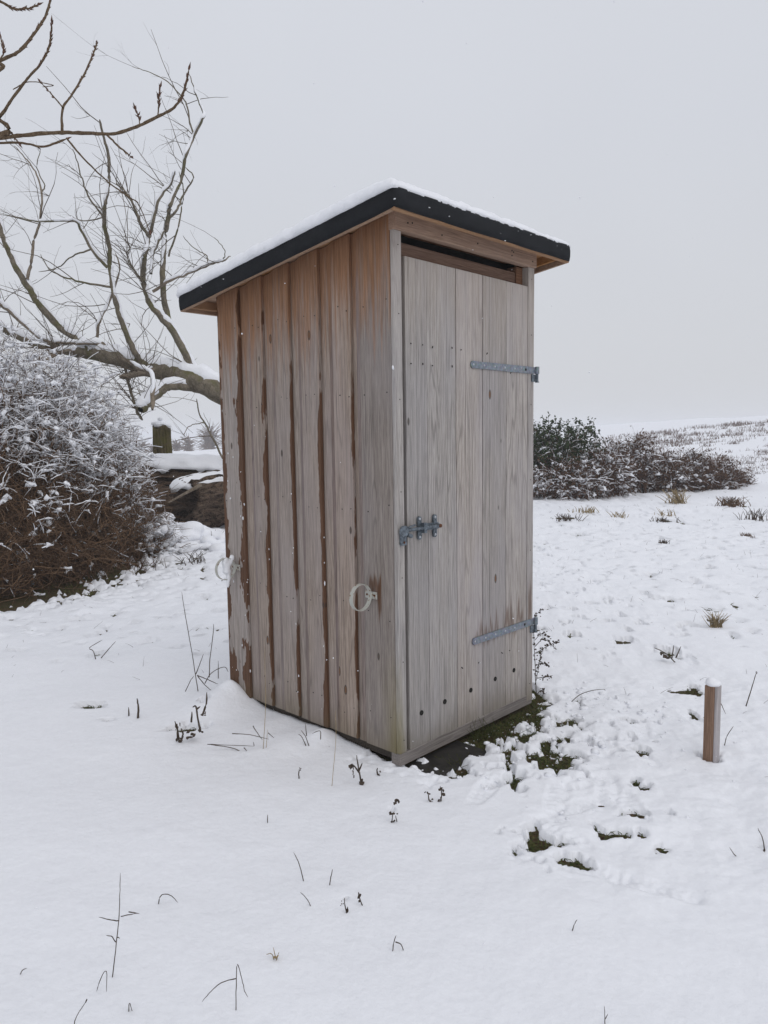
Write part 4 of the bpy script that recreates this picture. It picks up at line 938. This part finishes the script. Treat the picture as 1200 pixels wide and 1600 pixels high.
# hazy wood far behind, seen between log and shed
nn = 14; far = []
FW = []; 
for i in range(46):
    x = -52+i*1.1+random.uniform(-1, 1); y = 150+random.uniform(-12, 12); h = random.uniform(2.6, 5.0)*(1.2 if i > 12 else .6)
    g_ = float(ground_z(x, y)); n = 60
    P0 = np.array([x, y, g_]); t_ = RS.uniform(.1, .6, n); p = P0+np.array([0, 0, 1])*h*t_[:, None]; d = RS.normal(0, 1, (n, 3)); d[:, 2] = d[:, 2]*.7+.35; d /= np.linalg.norm(d, axis=1, keepdims=True)
    P = p[:, None]+d[:, None]*np.linspace(0, 1, 3)[None, :, None]*(h*.5); R = np.linspace(.09, .03, 3)[None]*np.ones((n, 1)); FW.append(tubes(P, R, 3)); FW.append(tubes(np.array([[P0, P0+(0, 0, h*.4), P0+(0, 0, h*.8)]]), np.array([[.3, .2, .1]]), 3))
V, F = join(FW); tag(link('distant_wood', npmesh('distant_wood', V, F), M_twigd), 'far pale wood of bare trees on the horizon left of the shed', 'wood', kind='stuff')

# ------------------------------------------------------------ poplar whose branch tips reach in at the top left
DP = 3.3
tx, ty = -3.7, 3.9
pop = empty('poplar_tree', (tx, ty, float(ground_z(tx, ty)))); tag(pop, 'budding bare branches reaching in at the top left corner', 'tree'); og = np.array(pop.location)
VF, _, _ = tube1(np.array([(tx, ty, -.1), (tx+.03, ty, 1.2), (tx-.04, ty+.05, 2.6), (tx+.06, ty, 4.4), (tx, ty, 6.)])-og, .11, .04, 12, 6, .004, .05); link('trunk', npmesh('trunk', *VF), M_pop, pop, True)
BUD = []
def pbr(pts, r0, r1, dz=0., anchor=None, buds=0., b_from=.5, D=DP):
    P = [at(x, y, D+dz*(i/(len(pts)-1))) for i, (x, y) in enumerate(pts)]
    if anchor is not None: P = [np.array((tx+.02, ty, anchor))]+P
    VF, PP, RR = tube1(np.array(P)-og, px2m(r0, D)*.85, px2m(r1, D)*.9, 8, 7, .0006, .13)
    link('branch', npmesh('branch', *VF), M_pop, pop, True)
    n = len(PP)
    if buds:
        for i in range(int(n*b_from), n-1):
            for _ in range(2):
                if random.random() < buds:
                    T = PP[min(i+1, n-1)]-PP[i]; T /= np.linalg.norm(T)+1e-9; s = np.cross(T, RS.normal(0, 1, 3)); s /= np.linalg.norm(s)+1e-9
                    q = PP[i]+(PP[i+1]-PP[i])*random.random(); BUD.append((q, T*.9+s*.42, random.uniform(.015, .026)))
        BUD.append((PP[-1], PP[-1]-PP[-3], .032))
    return PP
pbr([(-40, 222), (0, 216), (50, 210), (97, 207), (133, 208), (177, 209), (213, 198), (247, 182), (273, 167), (287, 143), (295, 110)], 4.2, 1.5, -.3, 2.55, .8, .84)
pbr([(97, 206), (98, 170), (113, 147), (133, 113), (147, 80), (151, 67)], 2.3, 1.2, .25, None, 1., .45)
pbr([(98, 168), (83, 150), (63, 128)], 1.3, .8, .1, None, .8, .4)
pbr([(-45, 235), (0, 182), (20, 153), (43, 123), (63, 100), (77, 73), (81, 37)], 3.0, 1.3, -.2, 2.5, 1., .66)
pbr([(-60, 125), (0, 95), (30, 80), (50, 57), (70, 27), (82, -10), (90, -40)], 3.6, 1.6, .2, 3.1, 1., .45)
pbr([(-70, -30), (0, 2), (20, 13), (40, 14), (58, 8)], 3., 1.2, .1, 3.4, 1., .45)
pbr([(-40, 170), (0, 190), (17, 207), (28, 222)], 1.8, 1.2, 0, None, .2, .5)
pbr([(-60, 226), (27, 223), (67, 229), (103, 217)], 2.2, 1.7, .15, None, .3, .2)
pbr([(0, 93), (6, 80), (0, 55)], 1.3, 1, 0, None, 1., .2)
pbr([(167, 211), (187, 230), (203, 243)], 1.9, 1.2, -.1, None, .3, .5)
pbr([(247, 180), (248, 160), (250, 138)], 1.3, .8, -.05, None, 1., .2)
pbr([(218, 195), (217, 184), (212, 171)], 1.1, .7, 0, None, 1., .2)
pbr([(103, 215), (133, 250), (167, 283), (200, 307), (217, 320), (233, 360)], 1.6, .8, .3, None, .1, .5)
pbr([(20, 140), (45, 128), (83, 133), (66, 136)], .9, .6, .1, None, .0)
for c in [(203, 243)]:
    p = at(*c, DP-.1)-og
    for _ in range(9): BUD.append((p+RS.normal(0, .007, 3), RS.normal(0, 1, 3), .014))
Vb, Fb, o_ = [], [], 0
for q, d, L in BUD:
    d = d/(np.linalg.norm(d)+1e-9); s = np.cross(d, (0.3, .5, .8)); s /= np.linalg.norm(s); t = np.cross(d, s)
    ring = [q+d*L*.35+(s*math.cos(a)+t*math.sin(a))*L*.15 for a in (0, 1.257, 2.513, 3.77, 5.027)]
    Vb += [q]+ring+[q+d*L]; Fb += [(o_, o_+1+(i+1) % 5, o_+1+i) for i in range(5)]+[(o_+6, o_+1+i, o_+1+(i+1) % 5) for i in range(5)]; o_ += 7
tag(link('buds', npmesh('buds', np.array(Vb), np.array(Fb)), M_bud, pop), kind='stuff')

# ------------------------------------------------------------ stalks and weeds poking through the snow
def weed(name, label, strokes, cat='weed', rpx=1.1, mat=M_stem, group=None, heads=(), base=None):
    b = base if base is not None else strokes[0][0]; p = hit(*b); Y = p[1]; t = empty(name, tuple(p)); tag(t, label, cat, group); jj = 0
    for s in strokes:
        P = []; dy = 0.
        for i, (x, y) in enumerate(s):
            q = at(x, y, Y+dy); dy += random.uniform(-.012, .012); P.append(q-p)
        if s[0] == b: P[0][2] -= .02
        VF, _, _ = tube1(np.array(P), px2m(rpx, Y), px2m(rpx*.55, Y), 5, 4, .0004, .12); link('stem', npmesh('stem', *VF), mat, t, True)
    for (x, y, w, h) in heads:
        q = at(x, y, Y)-p; k = px2m(1, Y); n = 5; V, F = blobs(q+RS.normal(0, 1, (n, 3))*np.array([w, w, h])*k*.4, np.abs(RS.normal(1, .3, (n, 3)))*np.array([w, w*.6, h])*k*.35, .35)
        link('seed_head', npmesh('seed_head', V, F), mat, t)
    return t
weed('dry_stalk', 'tall thin branching stalk alone in the snow near the lower left', [[(174, 1527), (182, 1470), (186, 1430), (187, 1400), (188, 1364)], [(186, 1439), (170, 1437), (154, 1433)], [(189, 1432), (203, 1429), (216, 1427)], [(201, 1425), (218, 1427)], [(181, 1472), (174, 1463), (166, 1462)], [(183, 1464), (187, 1466)]], 'stalk', .95)
weed('bent_stalk', 'bent stalk folded like a tent just below the tall branching stalk', [[(147, 1550), (157, 1530), (166, 1518), (166, 1552)]], 'stalk', .8)
weed('bent_stalk', 'curled arching stalk right of the tall branching stalk', [[(246, 1412), (250, 1402), (257, 1397), (268, 1400), (278, 1410)]], 'stalk', .9)
weed('bent_stalk', 'sharply folded stalk with long drooping tip at the bottom left', [[(368, 1579), (369, 1540), (371, 1507), (378, 1530), (382, 1548), (387, 1558)], [(369, 1529), (345, 1536), (326, 1553), (316, 1565)]], 'stalk', .9)
weed('dry_stalk', 'slanting stalk with a small knob at the bottom left edge', [[(110, 1610), (120, 1588), (135, 1564)]], 'stalk', .9, heads=[(135, 1564, 3, 4)])
weed('short_stalk', 'tiny hooked stalk at the bottom right of the tent-shaped stalk', [[(200, 1582), (202, 1567), (208, 1583)]], 'stalk', .9)
weed('short_stalk', 'small slanted straw lying by the left edge of the foreground', [[(28, 1520), (35, 1516), (42, 1513)]], 'stalk', .9)
weed('hooked_stalk', 'short stalk with a drooping hook below the middle of the foreground', [[(612, 1487), (616, 1472), (619, 1462)], [(618, 1472), (627, 1476), (631, 1492), (630, 1511)]], 'stalk', 1.)
weed('straight_stalk', 'straight leaning twig in the centre foreground, longest of its trio', [[(476, 1376), (468, 1352), (459, 1332)]], 'stalk', .9)
weed('straight_stalk', 'short straight twig right of the longest leaning twig', [[(514, 1382), (517, 1370), (520, 1358)]], 'stalk', 1.)
weed('straight_stalk', 'pale thin straw below the longest leaning twig', [[(490, 1417), (480, 1405), (469, 1394)]], 'stalk', .8)
weed('tiny_weed', 'left of two tiny dark weeds in the centre foreground', [[(543, 1426), (539, 1414), (538, 1403)]], 'weed', 1.2, heads=[(541, 1420, 4, 9), (534, 1413, 3, 4)])
weed('tiny_weed', 'right of two tiny dark weeds in the centre foreground', [[(570, 1414), (563, 1407), (561, 1395)]], 'weed', 1.2, heads=[(562, 1405, 5, 10)])
weed('dead_plant', 'dark upright dead plant just left of the shed corner', [[(566, 1225), (561, 1205), (557, 1180)], [(562, 1208), (552, 1195)], [(561, 1204), (566, 1192)]], 'plant', 1.7, heads=[(564, 1222, 9, 9), (553, 1205, 3, 9), (548, 1196, 7, 6)])
weed('dead_plant', 'small curled leaf tuft right of the dark plant at shed corner', [[(591, 1212), (589, 1204), (590, 1200)]], 'plant', 1.5, heads=[(592, 1209, 5, 6)])
weed('dead_plant', 'small dark-headed weed in the snow below the shed corner', [[(612, 1286), (613, 1276), (616, 1268)], [(620, 1284), (618, 1274)]], 'plant', 1., heads=[(615, 1272, 10, 5), (620, 1254, 8, 7), (612, 1285, 5, 4)])
weed('dead_plant', 'cluster of dark leaf tips poking out before the doorstep', [[(688, 1252), (690, 1240), (688, 1228)], [(670, 1250), (669, 1240)]], 'plant', 1.2, heads=[(689, 1233, 7, 9), (669, 1239, 6, 5), (674, 1250, 8, 4), (688, 1252, 5, 8)])
weed('short_stalk', 'curved twig tip with dark head left of the shed base', [[(467, 1216), (467, 1207), (469, 1202)]], 'stalk', 1.2, heads=[(468, 1202, 4, 3)])
weed('short_stalk', 'very short upright stub in the open snow below the side wall', [[(418, 1287), (418, 1280), (418, 1273)]], 'stalk', .9)
weed('upright_stub', 'taller of two dark stubs in the snow left of the shed', [[(215, 1122), (216, 1105), (214, 1091)]], 'stub', 2.0)
weed('upright_stub', 'shorter of two dark stubs in the snow left of the shed', [[(201, 1119), (201, 1105)]], 'stub', 1.5)
weed('dead_plant', 'twiggy dead plant in a snow hollow left of the shed', [[(280, 1160), (278, 1145), (273, 1127)], [(281, 1160), (286, 1148), (283, 1138)], [(313, 1142), (309, 1124), (306, 1104), (301, 1105)], [(307, 1108), (313, 1104)], [(299, 1128), (300, 1112)], [(316, 1118), (322, 1100), (323, 1082)]], 'plant', 1.9, base=(280, 1160), heads=[(283, 1153, 9, 14), (278, 1135, 4, 8), (300, 1150, 12, 6), (312, 1142, 7, 6), (318, 1116, 6, 4)])
weed('dry_grass_tuft', 'thin dry grass stems at the shed rear corner', [[(310, 1080), (305, 1053), (300, 1020), (290, 965), (284, 925)], [(306, 1053), (313, 1035), (318, 1022)], [(308, 1055), (325, 1062), (341, 1069)], [(308, 1055), (320, 1070), (336, 1084)], [(320, 1068), (330, 1052), (350, 1042), (357, 1050)], [(285, 1090), (297, 1065), (303, 1056)], [(327, 1058), (328, 1030), (333, 990), (334, 975)], [(341, 1060), (341, 1032)], [(341, 1084), (348, 1078), (356, 1074)], [(331, 1104), (338, 1098), (343, 1093)]], 'grass', .8, base=(310, 1080))
weed('dry_grass_tuft', 'crossing fallen straws in the snow below the side wall', [[(385, 1173), (360, 1168), (324, 1163), (350, 1164), (397, 1166)], [(363, 1146), (390, 1148), (420, 1155)], [(397, 1166), (396, 1159)], [(395, 1134), (404, 1148), (410, 1156)], [(381, 1168), (386, 1174)], [(419, 1145), (428, 1153)], [(422, 1183), (433, 1194)]], 'grass', .8, base=(385, 1173))
weed('dry_grass_tuft', 'fan of thin stems before the banked snow of the side wall', [[(481, 1167), (472, 1152), (466, 1147)], [(483, 1166), (477, 1150), (470, 1141)], [(479, 1150), (477, 1130)], [(501, 1155), (500, 1142), (488, 1146)], [(457, 1177), (466, 1183), (478, 1189)], [(524, 1182), (518, 1172), (514, 1166)]], 'grass', .8, base=(481, 1167))
weed('dry_grass_tuft', 'long wispy pale stem rising before the side wall boards', [[(411, 1170), (413, 1140), (415, 1100), (414, 1050), (414, 1010)], [(416, 1168), (418, 1140)]], 'grass', .55, mat=M_straw)
weed('dry_grass_tuft', 'long wispy stem left of the dark plant at shed corner', [[(518, 1228), (522, 1190), (525, 1150), (524, 1110)]], 'grass', .55, mat=M_straw)
weed('dry_stalk', 'leaning brown stalk with knob right of the snow capped stake', [[(1164, 1103), (1173, 1080), (1182, 1050)]], 'stalk', 1., heads=[(1182, 1051, 2.5, 4)])
weed('dry_grass_tuft', 'fine bent grass at the foot of the snow capped stake', [[(1131, 1165), (1136, 1150), (1146, 1135)], [(1088, 1199), (1090, 1178)], [(1122, 1090), (1134, 1115)], [(1143, 1204), (1144, 1198)]], 'grass', .8, base=(1131, 1165))
weed('dead_plant', 'small dark weed behind the path of footprints, above the stake', [[(1058, 1034), (1045, 1025), (1035, 1018), (1022, 1012)], [(1050, 1028), (1053, 1008)], [(1056, 1028), (1064, 1010)]], 'plant', 1.1, heads=[(1045, 1027, 12, 5), (1036, 1020, 6, 4)])
weed('bent_stalk', 'long low arching straw right of the shed', [[(888, 1096), (905, 1086), (925, 1079), (943, 1077)]], 'stalk', .8, heads=[(945, 1077, 3, 1.5)])
weed('dead_plant', 'dark stem in a hollow at the right edge of the foreground', [[(1196, 1330), (1192, 1312), (1184, 1294)], [(1168, 1352), (1150, 1338), (1140, 1324)]], 'plant', 1., base=(1196, 1330), heads=[(1195, 1330, 4, 7)])
weed('short_stalk', 'single short slanted straw in the lower right snow', [[(893, 1453), (897, 1445), (902, 1437)]], 'stalk', .9)
weed('short_stalk', 'stalk with small fork at the bottom edge right of centre', [[(946, 1600), (945, 1585), (944, 1572)], [(946, 1592), (950, 1584)]], 'stalk', .8)
weed('pale_tuft', 'small pale withered tuft sunk in the lower centre snow', [[(430, 1500), (425, 1491), (416, 1491)], [(432, 1500), (436, 1487)], [(431, 1498), (427, 1480)]], 'grass', .9, mat=M_straw, heads=[(431, 1494, 8, 6)])
weed('bent_stalk', 'small v-shaped pair of straws in the snow at far left', [[(150, 1030), (146, 1018), (140, 1012), (160, 1000)], [(158, 1028), (170, 1014), (181, 1002)]], 'stalk', .8)
# mugwort at the shed's far front corner
pw = []
random.seed(5)
base_p = sh(1.22, .06); base_p[2] = float(snow_z(base_p[0], base_p[1])[0])
mg = empty('feathery_weed', tuple(base_p)); tag(mg, 'feathery brown weed leaning out behind the right edge of the shed', 'weed')
Ym = base_p[1]+.05
SS = [[(838, 1085), (836, 1040), (834, 990), (835, 965), (848, 952)], [(836, 1070), (842, 1040), (846, 1015)], [(836, 1010), (850, 998), (866, 1012)], [(837, 1020), (855, 1010), (872, 1002)], [(837, 1040), (848, 1036), (856, 1040)], [(838, 1060), (850, 1058), (862, 1056)], [(838, 1085), (848, 1078), (852, 1090)], [(836, 1000), (846, 990), (858, 996)]]
L_ = []; HB = []
for s in SS:
    P = np.array([at(x, y, Ym+random.uniform(-.02, .04)) for x, y in s]); (VF, PP, RR) = tube1(P-base_p, .0025, .001, 4, 6, .001, 0); link('stem', npmesh('stem', *VF), M_stem, mg, True)
    for q in PP[4:]:
        for _ in range(3): HB.append((q+RS.normal(0, .006, 3), RS.uniform(.003, .008)))
V, F = blobs(np.array([h[0] for h in HB]), np.array([[h[1], h[1]*.6, h[1]*.7] for h in HB]), .4); tag(link('seed_heads', npmesh('seed_heads', V, F), M_stem, mg), kind='stuff')
# straw tufts in the field
def tuft(name, label, px, py, hpx, n, mat, wpx=12, cat='grass tuft'):
    p = hit(px, py); Y = p[1]; t = tag(empty(name, tuple(p)), label, cat); b = RS.normal(0, px2m(wpx, Y)*.35, (n, 3)); b[:, 2] = -.01
    d = RS.normal(0, .38, (n, 3)); d[:, 2] = 1; L = px2m(hpx, Y)*RS.uniform(.5, 1.1, n); K = 4; tt = np.linspace(0, 1, K)[None, :, None]
    P = b[:, None]+d[:, None]*tt*L[:, None, None]; P[:, :, :2] += (RS.normal(0, .35, (n, 1, 2))*tt**2)*L[:, None, None]
    V, F = tubes(P, np.linspace(1, .4, K)[None]*np.full((n, 1), max(.0016, px2m(.7, Y))), 3); tag(link('blades', npmesh('blades', V, F), mat, t), kind='stuff')
tuft('straw_tuft', 'upright pale straw tuft just before the row of bushes', 1058, 786, 22, 70, M_straw, 18)
tuft('straw_tuft', 'low pale straw clump left of the upright straw tuft', 915, 800, 9, 40, M_straw, 26)
tuft('straw_tuft', 'faint pale straw patch below the upright straw tuft', 1040, 808, 13, 26, M_straw, 24)
tuft('straw_tuft', 'faint straw tuft in the snow between shed and far bushes', 967, 808, 9, 24, M_straw, 20)
tuft('grass_clump', 'brown grass clump in the snow above the stake', 1118, 978, 22, 90, M_straw, 12)
tuft('dark_clump', 'dark heather clump near the right edge before the bushes', 1142, 790, 14, 120, M_twigd, 26, 'heather')
tuft('dark_clump', 'small dark clump beside the field edge, right, below the heather', 1166, 838, 6, 40, M_twigd, 14, 'heather')
tuft('dark_clump', 'small grey weed clump under the straw patches', 1037, 815, 8, 40, M_stem, 26, 'weed')
tuft('dark_clump', 'tiny dark clump in the middle of the right field', 1037, 848, 6, 30, M_stem, 10, 'weed')
tuft('dark_clump', 'thin upright weeds at the right edge below the heather clump', 1178, 812, 20, 40, M_stem, 30, 'weed')
tuft('dark_clump', 'loose grey weed low in the snow behind the shed', 882, 812, 10, 40, M_stem, 30, 'weed')
tuft('green_tuft', 'green grass tussock leaning on the door sill', 757, 1162, 44, 60, M_grass, 26)
tuft('green_tuft', 'ragged grass tussock at the corner of the doorstep slab', 716, 1205, 26, 40, M_grass, 26)
tuft('dry_weed', 'dead brown weed stems between thicket and shed', 300, 880, 20, 30, M_stem, 30, 'weed')
tuft('dry_weed', 'reddish dead stems in thin snow below the thicket', 215, 895, 24, 60, M_twigr, 60, 'weed')
tuft('dry_weed', 'dry weed stems by the snow heap left of the shed', 325, 845, 18, 30, M_stem, 30, 'weed')
# fine straws scattered over the whole field
n = 2000; yy = 3.2*np.exp(RS.uniform(0, 1, n)**.8*2.0); xx = yy*RS.uniform(-.55, .55, n); aa, bb = loc2(xx, yy); ok = ~((aa > -.05) & (aa < SW+.1) & (bb > -.1) & (bb < SD+.1)) & ((xx > .2) | (yy > 4.3)); xx, yy = xx[ok], yy[ok]; n = len(xx); k_ = (RS.uniform(0, 1, n) < np.where(xx < 0, .3, np.where(yy > 5.5, 1, .25))); xx, yy = xx[k_], yy[k_]; n = len(xx)
zz = snow_z(xx, yy); K = 4; d = RS.normal(0, .6, (n, 3)); d[:, 2] = RS.uniform(.3, 1, n); L = RS.uniform(.015, .09, n); tt = np.linspace(0, 1, K)[None, :, None]
P = np.stack([xx, yy, zz-.01], 1)[:, None]+d[:, None]*tt*L[:, None, None]; P[:, :, 2] -= (tt[..., 0]**2)*(L*RS.uniform(0, .5, n))[:, None]
V, F = tubes(P, np.linspace(1, .5, K)[None]*np.full((n, 1), .0009)*(yy[:, None]/3.2)**.6, 3); tag(link('scattered_straw', npmesh('scattered_straw', V, F), M_stem), 'thin dry grass tips scattered through the snow', 'grass', kind='stuff')
# crumbs of trodden snow round the doorway and along the path
n = 520; aa = RS.uniform(.05, 1.7, n); bb = -np.abs(RS.normal(.0, .42, n))-.02; pc = np.array([sh(a, b)[:2] for a, b in zip(aa, bb)]); zc = np.maximum(snow_z(pc[:, 0], pc[:, 1]), ground_z(pc[:, 0], pc[:, 1]))
s0 = RS.exponential(.0042, (n, 1)).clip(.002, .016); V, F = blobs(np.stack([pc[:, 0], pc[:, 1], zc+s0[:, 0]*.3], 1), s0*np.array([[1.3, 1, .8]])*RS.uniform(.7, 1.3, (n, 3)), .35)
tag(link('snow_crumbs', npmesh('snow_crumbs', V, F), M_snow2), 'loose crumbs of trodden snow scattered before the shed door', 'snow', kind='stuff')
# snowflakes drifting in the air
n = 260; yy = RS.uniform(1.2, 6, n); P = np.stack([yy*RS.uniform(-.55, .55, n), yy, RS.uniform(.05, 3.4, n)], 1); aa, bb = loc2(P[:, 0], P[:, 1]); ok = ~((aa > -.1) & (aa < SW+.1) & (bb > -.1) & (bb < SD+.1)); P = P[ok]; n = len(P)
s = RS.uniform(.0008, .0024, (n, 1))*np.array([[1, 1, 1.]]); V, F = blobs(P, s, .3); tag(link('snowflakes', npmesh('snowflakes', V, F), M_snow2), 'tiny snowflakes falling around the shed', 'snow', kind='stuff')
# ------------------------------------------------------------ misty air
hz = bpy.data.meshes.new('haze'); bm = bmesh.new(); box_bm(bm, -430, 430, -12, 720, -4, 9.5); bm.to_mesh(hz); bm.free()
hm = bpy.data.materials.new('haze_air'); hm.use_nodes = True; hn = hm.node_tree; hn.nodes.clear(); pv = N(hn, 'ShaderNodeVolumePrincipled'); pv.inputs['Density'].default_value = .0018; pv.inputs['Color'].default_value = (.93, .95, 1, 1)
ho = N(hn, 'ShaderNodeOutputMaterial'); hn.links.new(pv.outputs[0], ho.inputs['Volume'])
HAZE = True
if HAZE: tag(link('haze', hz, hm), kind='stuff')
